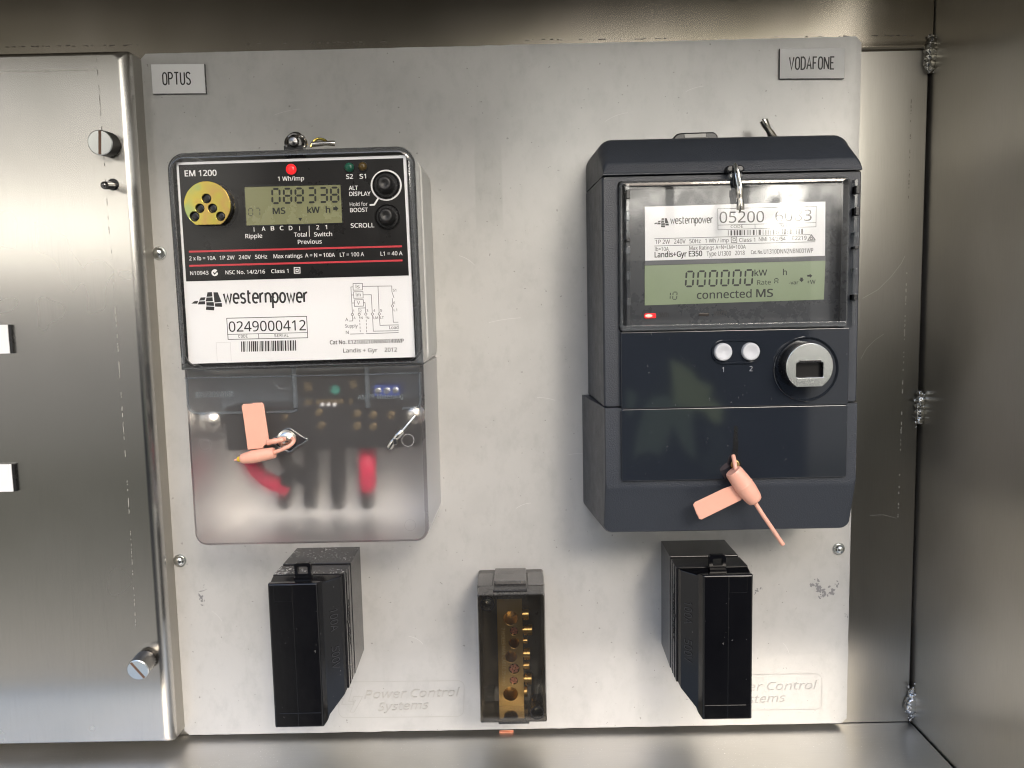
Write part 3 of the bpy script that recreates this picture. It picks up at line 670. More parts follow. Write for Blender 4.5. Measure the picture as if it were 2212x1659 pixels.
M['boardscratch'] = mat('fine scratch', (.60, .595, .58), .4); rnd = random.Random(17)
for x, y, a_, L_, cv_ in ((1090, 690, -.2, 70, .1), (1180, 860, .05, 40, .2), (1130, 1090, -.5, 34, .3), (470, 1330, .7, 30, .2), (900, 1380, .3, 36, .4), (1250, 980, -.1, 44, .2), (1010, 560, .4, 40, .3), (1700, 1400, .9, 28, .3), (620, 240, -.3, 60, .15), (1330, 250, -.5, 54, .25), (1500, 190, -.4, 40, .2)):
    Ink('D', .04).ribbon([(x + L_ * (t_ - .5) * math.cos(a_ + cv_ * t_), y + L_ * (t_ - .5) * math.sin(a_ + cv_ * t_)) for t_ in [i / 7 for i in range(8)]], rnd.uniform(.5, .9)).build('scratch', M['boardscratch'], bd)
def pan_screw(z, x, y, rpx, label):
    c = p3(z, x, y, .05); r = rpx * mmpx(z, 0)
    t = thing('pan_head_screw', c, label, 'screw', 'cross head screws holding the board')
    MB().lathe(c, (0, 1, 0), [(0, r), (.5, r), (.9, r * .96)], 28).build('washer', M['zinc'], t)
    MB().lathe((c[0], .95, c[2]), (0, 1, 0), [(0, r * .82), (.9, r * .80), (1.9, r * .62), (2.4, r * .36), (2.5, r * .05)], 28).build('head', M['zinc'], t, ang=60)
    b = MB(); a0 = random.Random(x).uniform(.2, 1.3)
    for a in (a0, a0 + math.pi / 2):
        u, v = np.array((math.cos(a), math.sin(a))) * r * .42, np.array((-math.sin(a), math.cos(a))) * r * .10
        b.prism([(c[0] + i * u[0] + j * v[0], c[2] + i * u[1] + j * v[1]) for i, j in ((1, 1), (-1, 1), (-1, -1), (1, -1))], 2.0, 2.56 if a == a0 else 2.58)
    b.build('cross_recess', M['rust'] if 0 else M['darknickel'], t)
pan_screw('a2', 946, 78, 41, 'cross head screw in the board beside the black printed face of the left meter')
pan_screw('a3', 1205, 270, 45, 'cross head screw at the lower left of the board near the folded cover')
pan_screw('z8', 1470, 152, 46, 'cross head screw at the lower right edge of the board')

def name_plate(z, c, word, tx, cap, w, label, dx):
    q = [pt(z, x, y, 2.0) for x, y in c]; xs0, xs1 = (q[0][0] + q[3][0]) / 2, (q[1][0] + q[2][0]) / 2; zs0, zs1 = (q[2][1] + q[3][1]) / 2, (q[0][1] + q[1][1]) / 2
    t = thing('name_plate', (xs0, 0, zs0), label, 'sign')
    sl = (q[1][1] - q[0][1]) / (q[1][0] - q[0][0])
    def S(x, zz): return (x, zz + sl * (x - (xs0 + xs1) / 2))
    MB().prism([S(xs1, zs1), S(xs0, zs1), S(xs0, zs0), S(xs1, zs0)], 0.05, 1.75).build('backing', M['black'], t)
    MB().prism([S(xs1 - .15, zs1 - .1), S(xs0 + .15, zs1 - .1), S(xs0 + .15, zs0 + .15), S(xs1 - .15, zs0 + .15)], 1.76, 2.0).build('white_face', M['white'], t)
    if word: Ink(z, 2.04).strokes(word, ENGRAVED, *tx, cap, w, gap=.24).build('lettering', M['inkblack'], t)
name_plate('a1', [(1040, 443), (1410, 440), (1425, 645), (1055, 650)], 'OPTUS', (1128, 586, 1317, 583), 78, 9, 'small white name plate with black capitals in the upper left corner of the board', 1)
name_plate('a4', [(440, 352), (912, 350), (902, 572), (430, 572)], 'VODAFONE', (504, 505, 829, 502), 82, 9.5, 'small white name plate with black capitals in the upper right corner of the board', 1)
for y0, y1, x, w in ((502, 672, 45, 'upper'), (1328, 1490, 66, 'lower')):
    a = pt('a2', x, y0, 20); b_ = pt('a2', x + 4, y1, 20)
    t = thing('name_plate', (a[0] - 16, 18, b_[1]), '%s blank white plate with a black edge cut off by the left picture edge' % w, 'sign', 'plates on the folded cover')
    e = pt('a2', x + 27, y0, 18.3)[0]
    MB().box(a[0] - 34, e, 18.05, 19.7, b_[1], a[1]).build('backing', M['black'], t)
    MB().box(a[0] - 34, a[0], 19.71, 20.2, b_[1], a[1]).build('white_face', M['white'], t)
# ------------------------------------------------------------------ left meter
def ring_top(x0, x1, z0, z1, r, n=6):      # rounded only at the two top corners
    p = rr(x0, x1, z0, z1, r, n); k = n + 1
    return p[:2 * k] + [(x0, z0), (x1, z0)]
def ring_bot(x0, x1, z0, z1, r, n=6):
    p = rr(x0, x1, z0, z1, r, n); k = n + 1
    return [(x1, z1), (x0, z1)] + p[2 * k:]
def rotz(b, cx, cz, deg):
    c, s = math.cos(math.radians(deg)), math.sin(math.radians(deg))
    b.v = [(cx + (x - cx) * c - (z - cz) * s, d, cz + (x - cx) * s + (z - cz) * c) for x, d, z in b.v]; return b
ROT = .5; LC = (-106, 83)
def RL(b): return rotz(b, *LC, ROT)
lm = thing('electricity_meter', (-106, 0, -68), 'left meter with a white and black printed face over a frosted clear terminal cover', 'meter', 'electricity meters on the board')
X0, X1, Z0, Z1 = -169.4, -42.9, 29.4, 140.2
RL(MB().pad(X0 + 1.4, X1 + .8, Z0 - 4, Z1 - 1, 0.2, 46, 8, 1.0)).build('base', M['innergrey'] if 0 else plastic('grey meter base', (.50, .50, .48), .45), lm)
b = MB().loft([(46.2, rr(X0 + 3, X1 - 3, Z0 + 1, Z1 - 3, 7)), (59.5, rr(X0 + 3, X1 - 3, Z0 + 1, Z1 - 3, 7))]); RL(b).build('inner_frame', M['black'], lm)
# clear cover: milky sides, clear front
b = MB(); sr = [(10, ring_top(X0, X1, Z0, Z1, 9, 8)), (66.5, ring_top(X0, X1, Z0, Z1, 9, 8))]
b.loft(sr, cap0=False, cap1=False); b.m = 1
fr = [(66.5, ring_top(X0, X1, Z0, Z1, 9, 8))]
for i in range(1, 6):
    t = math.pi / 2 * i / 5; o = 3.2 * (1 - math.cos(t)); fr.append((66.5 + 3.2 * math.sin(t), ring_top(X0 + o, X1 - o, Z0 + o * .4, Z1 - o, 9 - o, 8)))
b.loft(fr, cap0=False, cap1=False); b.m = 2
b.loft([(69.7, ring_top(X0 + 3.2, X1 - 3.2, Z0 + 1.28, Z1 - 3.2, 5.8, 8)), (69.72, ring_top(X0 + 3.25, X1 - 3.25, Z0 + 1.3, Z1 - 3.25, 5.8, 8))], cap0=False)
RL(b).build('clear_cover', [M['glassside'], M['glassedge'], M['glass']], lm, ang=50)
# dark line round the rim and the corner clips
b = MB(); b.loft([(64.2, rr(X0 + .4, X1 - .4, Z0 + .4, Z1 - .4, 8.6, 8)), (65.4, rr(X0 + .4, X1 - .4, Z0 + .4, Z1 - .4, 8.6, 8)), (65.4, rr(X0 + 1.5, X1 - 1.5, Z0 + 1.5, Z1 - 1.5, 7.5, 8)), (64.2, rr(X0 + 1.5, X1 - 1.5, Z0 + 1.5, Z1 - 1.5, 7.5, 8))], close=True)
RL(b).build('rim', M['black'], lm)
DF = 62.0
q = [pt('z1', 128, 272, DF), pt('z1', 1942, 214, DF), pt('z2', 2015, 862, DF), pt('z2', 228, 915, DF)]
fp = MB().prism([q[1], q[0], q[3], q[2]], 59.7, DF).build('faceplate', M['label'], lm)
q = [pt('z1', 148, 292, DF), pt('z1', 1921, 238, DF), pt('z1', 1966, 1165, DF), pt('z1', 208, 1212, DF)]
MB().prism([q[1], q[0], q[3], q[2]], DF + .05, DF + .2).build('black_print', M['face'], fp)
k = Ink('z1', DF + .3)
for t, x0, y0, x1, y1, cap, bold in (('EM 1200', 197, 382, 447, 376, 44, .022), ('1 Wh/imp', 932, 418, 1138, 413, 32, .014), ('S2', 1472, 402, 1525, 400, 34, .016), ('S1', 1578, 400, 1628, 398, 34, .016),
    ('ALT', 1493, 490, 1563, 488, 31, .016), ('DlSPLAY', 1497, 537, 1663, 534, 31, .016), ('Hold for', 1500, 618, 1640, 614, 29, 0), ('BOOST', 1503, 665, 1642, 661, 31, .016), ('SCROLL', 1508, 788, 1693, 784, 33, .016),
    ('A', 805, 812, 832, 811, 32, .016), ('B', 877, 809, 903, 808, 32, .016), ('C', 948, 807, 976, 806, 32, .016), ('D', 1019, 807, 1047, 806, 32, .016), ('2', 1236, 801, 1258, 800, 32, .012), ('1', 1305, 799, 1320, 799, 32, .012),
    ('Ripple', 676, 871, 808, 867, 32, .014), ('Total', 1060, 859, 1160, 857, 32, .014), ('Switch', 1218, 857, 1360, 853, 32, .014), ('Previous', 1090, 917, 1278, 912, 32, .014),
    ('2 x lb = 10A', 232, 1046, 440, 1042, 30, .012), ('1P 2W', 472, 1041, 590, 1038, 30, .012), ('240V', 623, 1037, 718, 1034, 30, .012), ('50Hz', 752, 1033, 847, 1031, 30, .012), ('Max ratings', 898, 1029, 1125, 1024, 30, .012),
    ('A = N = 100A', 1147, 1022, 1382, 1017, 30, .012), ('LT = 100 A', 1422, 1016, 1612, 1012, 30, .012), ('L1 = 40 A', 1743, 1008, 1915, 1004, 30, .012),
    ('N10943', 240, 1162, 383, 1158, 29, .012), ('NSC No. 14/2/16', 518, 1156, 830, 1149, 29, .012), ('Class 1', 880, 1146, 1015, 1143, 29, .012)):
    k.text(t, x0, y0, x1, y1, cap, bold)
for x, ya, yb, w in ((742, 785, 819, 5), (1102, 775, 809, 5), (1178, 772, 858, 5)): k.line(x, ya, x + 2, yb, w)
k.build('white_lettering', M['inkwhite'], fp); k = Ink('z1', DF + .3)
k.quad([(1060, 1103), (1105, 1102), (1106, 1146), (1061, 1147)], 6); k.quad([(1074, 1116), (1092, 1116), (1092, 1133), (1074, 1133)], 6)
k.poly([(433 + 27 * math.cos(a), 1143 + 27 * math.sin(a)) for a in np.linspace(.35, 5.5, 20)] + [(447, 1130), (432, 1148), (424, 1136), (419, 1142), (430, 1160), (452, 1138)])
k.build('approval_mark', M['inkwhite'], fp)
k = Ink('z1', DF + .3); k.ring(1787, 452, 116, 13, 48); k.ribbon([(1724, 556), (1692, 606), (1656, 608)], 13); k.build('button_ring', M['inkwhite'], fp)
k = Ink('z1', DF + .3); k.line(228, 977, 1911, 934, 14); k.line(232, 1089, 1915, 1046, 14); k.build('red_rule', M['inkred'], fp)
# display
q = [pt('z1', 662, 456, DF), pt('z1', 1434, 440, DF), pt('z1', 1449, 756, DF), pt('z1', 679, 778, DF)]
q2 = [pt('z1', 670, 466, DF), pt('z1', 1428, 448, DF), pt('z1', 1442, 749, DF), pt('z1', 686, 771, DF)]
b = MB(); b.rings([[(x, DF + .21, z) for x, z in q], [(x, DF + .75, z) for x, z in q], [(x, DF + .75, z) for x, z in q2], [(x, DF + .24, z) for x, z in q2]], cap0=False)
fr_ = b.build('display_bezel', M['black'], lm)
dsp = MB().prism([q2[1], q2[0], q2[3], q2[2]], DF + .22, DF + .32).build('display', M['lcd'], lm)
k = Ink('z1', DF + .4)
for c, x, y in (('0', 884, 482), ('8', 976, 480), ('8', 1068, 478), ('3', 1166, 475), ('3', 1258, 473), ('8', 1348, 471)): k.seg7(c, x + 4, y, 58, 112, 16, -.02, -.02)
k.text('MS', 893, 679, 990, 676, 46, .03); k.text('kW', 1166, 672, 1262, 669, 46, .03); k.text('h', 1312, 669, 1344, 668, 46, .03)
k.poly([(1368, 626), (1386, 625), (1386, 613), (1410, 636), (1388, 660), (1388, 648), (1369, 649)]); k.poly([(1092, 711), (1124, 710), (1108, 736)])
k.build('digits', M['segment'], dsp)
k = Ink('z1', DF + .4)
k.seg7('0', 701, 635, 32, 58, 8, -.02); k.seg7('7', 757, 633, 32, 58, 8, -.02); k.build('small_digits', M['segmentfaint'], dsp)
# lower white half
k = Ink('z2', DF + .1)
for c in LOGO: k.poly(c)
k.strokes('westernpower', ROUND, 507, 436, 1166, 426, 74, 15, gap=.25)
k.build('wordmark', M['inkblack'], fp)
k = Ink('z2', DF + .1)
k.quad([(527, 555), (1158, 540), (1167, 709), (538, 722)], 5); k.line(531, 683, 1163, 668, 4); k.line(778, 678, 781, 717, 4)
k.text('0249000412', 546, 662, 1153, 650, 80, .004)
k.strokes('CODE', ENGRAVED, 621, 708, 692, 706, 20, 3, gap=.35); k.strokes('SERIAL', ENGRAVED, 905, 702, 1016, 700, 20, 3, gap=.3)
k.text('Cat No. E1210R210NNN0149WP', 1343, 761, 1925, 748, 31, .018); k.text('Landis + Gyr', 1448, 826, 1718, 821, 31, .008); k.text('2012', 1775, 820, 1872, 818, 32, .008)
rnd = random.Random(12); x = 640
while x < 1074:
    w = rnd.choice((4, 4, 8, 8, 12)); dy = -(x - 640) * .022; k.poly([(x, 738 + dy), (x + w, 738 + dy), (x + w + 2, 820 + dy), (x + 2, 820 + dy)]); x += w + rnd.choice((4, 5, 8, 10))
k.build('black_lettering', M['inkblack'], fp)
k = Ink('z2', DF + .1); w = 4
for q in ([(1525, 280), (1599, 279), (1600, 331), (1526, 333)], [(1530, 346), (1603, 345), (1605, 395), (1531, 397)], [(1535, 410), (1606, 408), (1608, 459), (1536, 461)]): k.quad(q, w)
for r in ([(1525, 307), (1508, 308), (1520, 514)], [(1511, 371), (1530, 371)], [(1515, 435), (1535, 434)], [(1600, 303), (1831, 300), (1832, 345), (1848, 393)], [(1835, 397), (1836, 447)], [(1837, 469), (1843, 586), (1883, 586)],
    [(1722, 302), (1731, 510)], [(1733, 532), (1738, 611), (1885, 607)], [(1605, 370), (1669, 369), (1677, 511)], [(1679, 533), (1685, 657), (1885, 653)], [(1608, 432), (1620, 432), (1625, 511)], [(1623, 473), (1570, 475), (1573, 513)],
    [(1520, 536), (1523, 576), (1493, 577)], [(1500, 680), (1610, 677)], [(1625, 677), (1885, 668)]): k.ribbon(r, w)
for x0_, x1_, y0_, y1_ in ((1576, 1583, 540, 675), (1628, 1633, 538, 676)):
    for i in range(5): k.line(x0_ + (x1_ - x0_) * i / 5, y0_ + (y1_ - y0_) * i / 5, x0_ + (x1_ - x0_) * (i + .6) / 5, y0_ + (y1_ - y0_) * (i + .6) / 5, w)
for x, y in ((1520, 525), (1574, 524), (1626, 522), (1678, 522), (1732, 521), (1836, 458)): k.ring(x, y, 9, 4, 14)
for t, x0_, y0_, x1_, cap in (('ls', 1547, 319, 1577, 28), ('lm', 1548, 383, 1586, 28), ('V', 1557, 447, 1580, 26), ('1', 1526, 507, 1533, 20), ('2', 1580, 507, 1593, 20), ('3', 1632, 505, 1645, 20), ('4', 1686, 504, 1700, 20), ('5', 1740, 504, 1754, 20),
    ('A', 1529, 562, 1545, 20), ('N', 1586, 562, 1601, 20), ('N', 1637, 562, 1652, 20), ('LM', 1687, 561, 1723, 20), ('LT', 1741, 560, 1768, 20), ('A', 1464, 578, 1487, 26), ('Supply', 1463, 629, 1562, 26), ('N', 1469, 680, 1491, 26), ('Load', 1812, 641, 1884, 26),
    ('S1', 1840, 344, 1866, 20), ('6', 1844, 443, 1857, 20), ('L1', 1847, 499, 1873, 20)): k.text(t, x0_, y0_, x1_, y0_ - .02 * (x1_ - x0_), cap, .004)
k.build('wiring_diagram', M['inkgrey'], fp)
k = Ink('z2', DF + .08); k.ribbon([(452, 895), (444, 748), (555, 744), (563, 893)], 2.5); k.build('faint_outline', mat('faint print', (.62, .62, .63), .4), fp)
# lamps
for x, y, r, mm_, nm in ((1040, 328, 40, 'led', 'signal_lamp'), (1497, 313, 37, 'ledgreen', 'signal_lamp'), (1602, 307, 34, 'ledamber', 'signal_lamp')):
    c = pt('z1', x, y, DF); r = r * mmpx('z1', DF)
    o = MB().lathe((c[0], DF + .2, c[1]), (0, 1, 0), [(0, r), (.8, r), (1.5, r * .75), (1.8, r * .3)], 24).build(nm, M[mm_], lm, ang=70)
    MB().loft([(DF + .2, circ(*c, r * 1.18, 28)), (DF + .9, circ(*c, r * 1.12, 28)), (DF + .9, circ(*c, r * 1.0, 28)), (DF + .2, circ(*c, r, 28))], close=True).build('lamp_ring', M['black'], o)
    if mm_ == 'led': MB().sphere((c[0] + r * .35, DF + 1.3, c[1] - r * .25), r * .36, 6, (1, .5, 1)).build('bright_spot', M['ledhot'], o)
# push buttons in collars
for x, y, ro, ri, bx, by in ((1787, 452, 104, 62, 1778, 436), (1798, 702, 98, 62, 1784, 688)):
    c = pt('z1', x, y, DF); c2 = pt('z1', bx, by, 69); ro *= mmpx('z1', DF); ri *= mmpx('z1', 66)
    o = MB().loft([(DF + .2, circ(*c, ro)), (DF + 1.2, circ(*c, ro)), (DF + 1.5, circ(*c, ro * .96)), (DF + 1.2, circ(*c, ro * .90)), (DF + .6, circ(*c, ro * .86))]).build('button_collar', M['black'], lm)
    MB().lathe((c[0], DF + .5, c[1]), (0, 1, 0), [(0, ri * 1.12), (3.5, ri * 1.08), (5.2, ri), (6.2, ri * .82), (6.4, ri * .6), (5.9, ri * .3), (5.8, .05)], 32).build('button', M['rubber'], o, ang=60)
# optical port
c = pt('z1', 372, 606, 73.3); r = 181 * mmpx('z1', 73.3)
b = MB().loft([(DF + .2, dshape(*c, r * 1.03, r * .86)), (71.5, dshape(*c, r * 1.0, r * .84))]); op = b.build('optical_port', M['black'], lm)
holes = []; hp = []
for x, y, rr_ in ((366, 556, 36), (314, 634, 35), (414, 634, 35), (272, 698, 38), (478, 697, 35)):
    h = pt('z1', x, y, 73.3); hr = rr_ * mmpx('z1', 73.3); holes.append(circ(*h, hr, 20)); hp.append((h, hr))
MB().holed(dshape(*c, r, r * .845), holes, 71.8, 73.3).build('port_plate', M['passivated'], op, bevel=.25)
for h, hr in hp:
    MB().lathe((h[0], 71.55, h[1]), (0, 1, 0), [(0, hr * .7), (.7, hr * .68), (.9, hr * .4)], 16).build('port_lens', M['black'], op)
# ------- frosted terminal cover with what it hides
TX0, TX1, TZ0, TZ1, TD = -170.2, -43.2, -67.4, 28.9, 62.0
b = MB(); o2 = 1.6
b.m = 1; b.loft([(.3, ring_bot(TX0, TX1 + 1.2, TZ0, TZ1, 7, 6)), (TD - 2.4, ring_bot(TX0, TX1, TZ0, TZ1, 7, 6))], cap0=False, cap1=False)
b.m = 2; b.loft([(TD - 2.4, ring_bot(TX0, TX1, TZ0, TZ1, 7, 6)), (TD - .8, ring_bot(TX0 + .5, TX1 - .5, TZ0 + .5, TZ1 - .1, 6.5, 6)), (TD, ring_bot(TX0 + 1.8, TX1 - 1.8, TZ0 + 1.8, TZ1 - .4, 5.2, 6))], cap0=False, cap1=False)
b.m = 0; b.loft([(TD, ring_bot(TX0 + 1.8, TX1 - 1.8, TZ0 + 1.8, TZ1 - .4, 5.2, 6)), (TD + .01, ring_bot(TX0 + 2.2, TX1 - 2.2, TZ0 + 2.2, TZ1 - .6, 5.0, 6))], cap0=False)
tcv = b.build('terminal_cover', [M['frosted'], M['frostside'], M['frostrim']], lm, ang=50)
def edge_rib(z, pts, w, h, name, m, parent, d=TD):
    q = [np.array(pt(z, x, y, d)) for x, y in pts]; k = Ink(z, d); b = MB(); W = w * mmpx(z, d)
    k.ribbon_mm(q, W); vv = k.b.v; n = len(vv) // 2
    rs = [[(vv[i][0], d + .02, vv[i][2]), (vv[i][0] * .75 + vv[n + i][0] * .25, d + h, vv[i][2] * .75 + vv[n + i][2] * .25), (vv[i][0] * .25 + vv[n + i][0] * .75, d + h, vv[i][2] * .25 + vv[n + i][2] * .75), (vv[n + i][0], d + .02, vv[n + i][2])] for i in range(n)]
    b.rings(rs); return b.build(name, m, parent)
edge_rib('z3', [(84, 205), (96, 420), (108, 455), (140, 478), (170, 484), (560, 478), (925, 470), (960, 455)], 22, 1.0, 'window_rim', M['glassedge'], tcv)
edge_rib('z3', [(1925, 165), (1930, 400), (1912, 432), (1880, 442), (1790, 444)], 24, 1.0, 'window_rim', M['glassedge'], tcv)
edge_rib('z3', [(72, 205), (900, 188), (1480, 176), (1940, 162)], 12, .8, 'window_rim', M['glassedge'], tcv)
edge_rib('z3', [(120, 150), (900, 128), (1480, 118), (1900, 104)], 10, .8, 'window_rim', M['glassedge'], tcv, 61.5)
edge_rib('z3', [(925, 100), (940, 300), (945, 440)], 40, 1.0, 'window_rim', M['glassedge'], tcv)
edge_rib('z3', [(1505, 120), (1512, 300), (1516, 440)], 42, 1.0, 'window_rim', M['glassedge'], tcv)
edge_rib('z3', [(720, 150), (760, 220), (810, 280), (870, 300), (905, 275), (930, 200), (990, 140)], 14, .6, 'window_rim', M['glassedge'], tcv, 58)
M['moulded'] = mat('moulded lettering', (.16, .18, .19), .3)
for a_ in (('RS-232/485', 158, 358, 455, 350, 42), ('AMPY Metering', 1436, 376, 1795, 366, 40)): Ink('z3', TD + .06).text(*a_).build('moulded_lettering', M['moulded'], tcv)
M['mould'] = mat('mould mark', (.42, .41, .41), .4)
for x, y, r, w in ((1832, 697, 48, 4), (1850, 1368, 44, 3), (230, 735, 44, 2.5)): Ink('z3', TD + .06).ring(x, y, r, w, 28).build('mould_mark', M['mould'], tcv)
# inner parts
q0, q1 = pt('z3', 150, 100, 36), pt('z3', 1890, 470, 36)
MB().pad(TX0 + 6, TX1 - 6, q1[1] - 1, TZ1 - 2, .4, 28, 3, 1).build('inner_housing', M['innergrey'], lm)
q0, q1 = pt('z3', 945, 110, 42), pt('z3', 1485, 345, 42)
MB().pad(q0[0], q1[0], q1[1], q0[1], 28.2, 42, 1, .6).build('circuit_bay', M['black'], lm)
q0, q1 = pt('z3', 385, 430, 49), pt('z3', 1935, 752, 49)
tb = MB().pad(q0[0], min(q1[0], TX1 - 3), q1[1], q0[1], .4, 49, 2, 1).build('terminal_block', M['black'], lm)
for x, y in ((860, 520), (1130, 480), (1150, 580), (1430, 490), (1430, 585), (1560, 500), (1560, 590), (1700, 500)):
    c = pt('z3', x, y, 49); MB().lathe((c[0], 48.5, c[1]), (0, 1, 0), [(0, 2.1), (.6, 2.1), (.8, 1.7)], 18).build('terminal_screw', M['dullbrass'], tb)
c0, c1 = pt('z3', 1105, 372, 47), pt('z3', 1335, 438, 47); so = MB().pad(c0[0], c1[0], c1[1], c0[1], 42, 48.5, 2, .5).build('data_socket', M['dullbrass'], lm)
for x in (1160, 1208, 1256):
    c = pt('z3', x, 414, 48.6); MB().lathe((c[0], 48.4, c[1]), (0, 1, 0), [(0, 1.1), (.8, 1.0), (1.1, .4)], 12).build('contact', M['label'], so)
for x0_, y0_, x1_, y1_, m in ((1022, 372, 1085, 425, 'dullbrass'), (1366, 366, 1408, 420, 'dullbrass'), (1020, 232, 1080, 310, 'dullbrass'), (1378, 212, 1432, 290, 'dullbrass')):
    a, b_ = pt('z3', x0_, y0_, 43), pt('z3', x1_, y1_, 43); MB().pad(a[0], b_[0], b_[1], a[1], 42, 44, .6, .4).build('contact_pad', M[m], lm)
c = pt('z3', 1262, 298, 43); MB().lathe((c[0], 42.1, c[1]), (0, 1, 0), [(0, 33 * mmpx('z3', 43)), (.4, 33 * mmpx('z3', 43))], 24).build('paint_dot', M['teal'], lm)
a, b_ = pt('z3', 1560, 262, 50), pt('z3', 1768, 345, 50); bl = MB().pad(a[0], b_[0], b_[1], a[1], 28, 50, .6, .4).build('blue_connector', M['blue'], lm)
for x, y, m in ((1598, 306, 'zinc'), (1668, 304, 'zinc'), (1735, 302, 'zinc')):
    c = pt('z3', x, y, 50); MB().lathe((c[0], 50, c[1]), (0, 1, 0), [(0, 1.7), (.5, 1.7), (.8, 1.2)], 14).build('connector_screw', M[m], bl)
for x, y in ((270, 550), (1885, 500)):
    c = pt('z3', x, y, 48); MB().lathe((c[0], 20, c[1]), (0, 1, 0), [(0, 4.5), (26, 4.5), (26.2, 6), (28, 6), (29.3, 4), (29.6, .5)], 22).build('cover_bolt', M['nickel'], lm)
for xs, red in ((865, 'left'), (1068, ''), (1285, ''), (1515, 'top')):
    top = p3('z3', xs, 740, 26); mid = p3('z3', xs, 960, 24); low = p3('z3', xs, 1110, 15); end = p3('z3', xs, 1190, 1)
    P = [top, mid, low, end]; R = 4.3
    if red == 'left':
        MB().tube([p3('z3', 585, 830, 14), p3('z3', 640, 930, 22), p3('z3', 740, 1015, 27), p3('z3', 875, 1075, 22)], 4.6, 14).build('red_cable', M['redcable'], lm)
        P = [p3('z3', xs, 1000, 26), low, end]
        MB().tube([top, p3('z3', 880, 880, 22), p3('z3', 970, 960, 16), p3('z3', 1030, 1010, 14)], 4.0, 14).build('black_cable', M['blackcable'], lm)
    if red == 'top':
        MB().tube([top, p3('z3', 1518, 860, 34), p3('z3', 1518, 1000, 32), p3('z3', 1518, 1055, 27)], 5.0, 14).build('red_cable', M['redcable'], lm); P = [p3('z3', xs, 1050, 24), low, end]
    MB().tube(P, R, 14).build('black_cable', M['blackcable'], lm)
# lock screw in its recess
c = pt('z3', 888, 690, TD)
k = Ink('z3', TD + .1); k.poly([(735, 690), (800, 668), (850, 620), (900, 604), (960, 640), (1005, 672), (1038, 690), (1000, 720), (950, 748), (900, 784), (850, 765), (800, 740)]); k.build('recess', mat('smoky recess plastic', (.035, .033, .036), .12), tcv)
q = [pt('z3', x, y, TD) for x, y in ((735, 690), (800, 668), (850, 620), (900, 604), (960, 640), (1005, 672), (1038, 690), (1000, 720), (950, 748), (900, 784), (850, 765), (800, 740))]
MB().tube([(x, TD + .4, z) for x, z in q + [q[0]]], .55, 8).build('recess_rim', M['glassedge'], tcv)
s = MB().lathe((c[0] - .6, TD + .15, c[1]), (0, 1, 0), [(0, 5.2), (.8, 5.2), (1.0, 4.2), (2.6, 4.0), (3.3, 3.0), (3.4, .3)], 26).build('lock_screw', M['nickel'], lm)
MB().box(c[0] - 4.2, c[0] + 2.6, TD + 3.3, TD + 3.62, c[1] - .3, c[1] + .45).build('slot', M['rust'], s)
# ------- seals on the left meter
def seal_barrel(a, b_, r, t, flare=1.12):
    a, b_ = np.array(a), np.array(b_); L = np.linalg.norm(b_ - a)
    return MB().lathe(a, b_ - a, [(0, r * .6), (L * .03, r * .8), (L * .12, r * .93), (L * .35, r * flare), (L * .52, r * 1.08), (L * .53, r * 1.11), (L * .55, r * 1.11), (L * .56, r * 1.07), (L * .7, r * 1.05), (L * .96, r * .96), (L, r * .88), (L * 1.002, r * .5)], 26).build('barrel', M['pink'], t, ang=55)
def flag(z, pts, d0, d1, t, bend=0.0):
    q = [pt(z, x, y, (d0 + d1) / 2) for x, y in pts]
    o = MB().prism(q, d0, d1).build('tag', M['pink'], t, bevel=.35); return o
t = thing('security_seal', p3('z3', 640, 820, 66), 'salmon pink seal with an upright tag wired to the screw of the frosted cover', 'seal', 'pink plastic seals')
flag('z3', [(520, 432), (532, 410), (600, 408), (606, 402), (680, 399), (694, 412), (722, 600), (738, 712), (690, 745), (690, 760), (568, 772), (540, 560)], 65.0, 66.1, t)
seal_barrel(p3('z3', 512, 845, 67.5), p3('z3', 778, 796, 68.5), 47 * mmpx('z3', 68), t)
MB().tube([p3('z3', 770, 796, 68.5), p3('z3', 850, 765, 69), p3('z3', 905, 735, 68.5), p3('z3', 932, 700, 67), p3('z3', 915, 680, 64.5)], 1.05, 10).build('wire', M['pink'], t)
MB().tube([p3('z3', 725, 716, 65.8), p3('z3', 770, 706, 67), p3('z3', 830, 694, 66.5), p3('z3', 850, 688, 65)], lambda f: 1.5 + .2 * math.sin(20 * f), 10).build('wire', M['pink'], t)
MB().rod(p3('z3', 488, 848, 67.4), p3('z3', 516, 844, 67.5), 20 * mmpx('z3', 67), 27 * mmpx('z3', 67)).build('plug', M['yellow'], t)
MB().rod(p3('z3', 462, 856, 67.3), p3('z3', 490, 848, 67.4), 8 * mmpx('z3', 67), 11 * mmpx('z3', 67)).build('wire_tip', M['pink'], t)
def crimp(pts, r, t):                                   # squashed metal sleeve
    o = MB().tube(pts, lambda f: r * (.82 + .32 * abs(math.cos(math.pi * f))), 14, smooth=5).build('sleeve', M['nickel'], t); return o
t = thing('crimped_seal', p3('z3', 1740, 680, 64), 'crimped silver sleeve on a short wire at the right of the frosted cover', 'seal', 'crimped wire seals')
crimp([p3('z3', 1690, 752, 65), p3('z3', 1718, 705, 65.5), p3('z3', 1748, 665, 65.5), p3('z3', 1785, 625, 64.5)], 27 * mmpx('z3', 65), t)
MB().tube([p3('z3', 1782, 628, 64.5), p3('z3', 1840, 560, 63.5), p3('z3', 1888, 505, 62.3)], .7, 8).build('wire', M['zinc'], t)
MB().rod(p3('z3', 1688, 752, 65), p3('z3', 1678, 768, 65), .5).build('wire_tip', M['darknickel'], t)
MB().pad(*[v for v in (pt('z3', 1716, 700, 66)[0], pt('z3', 1750, 700, 66)[0], pt('z3', 1730, 730, 66)[1], pt('z3', 1730, 680, 66)[1])], 66.2, 67.4, .5, .3).build('crimp_mark', M['nickel'], t)
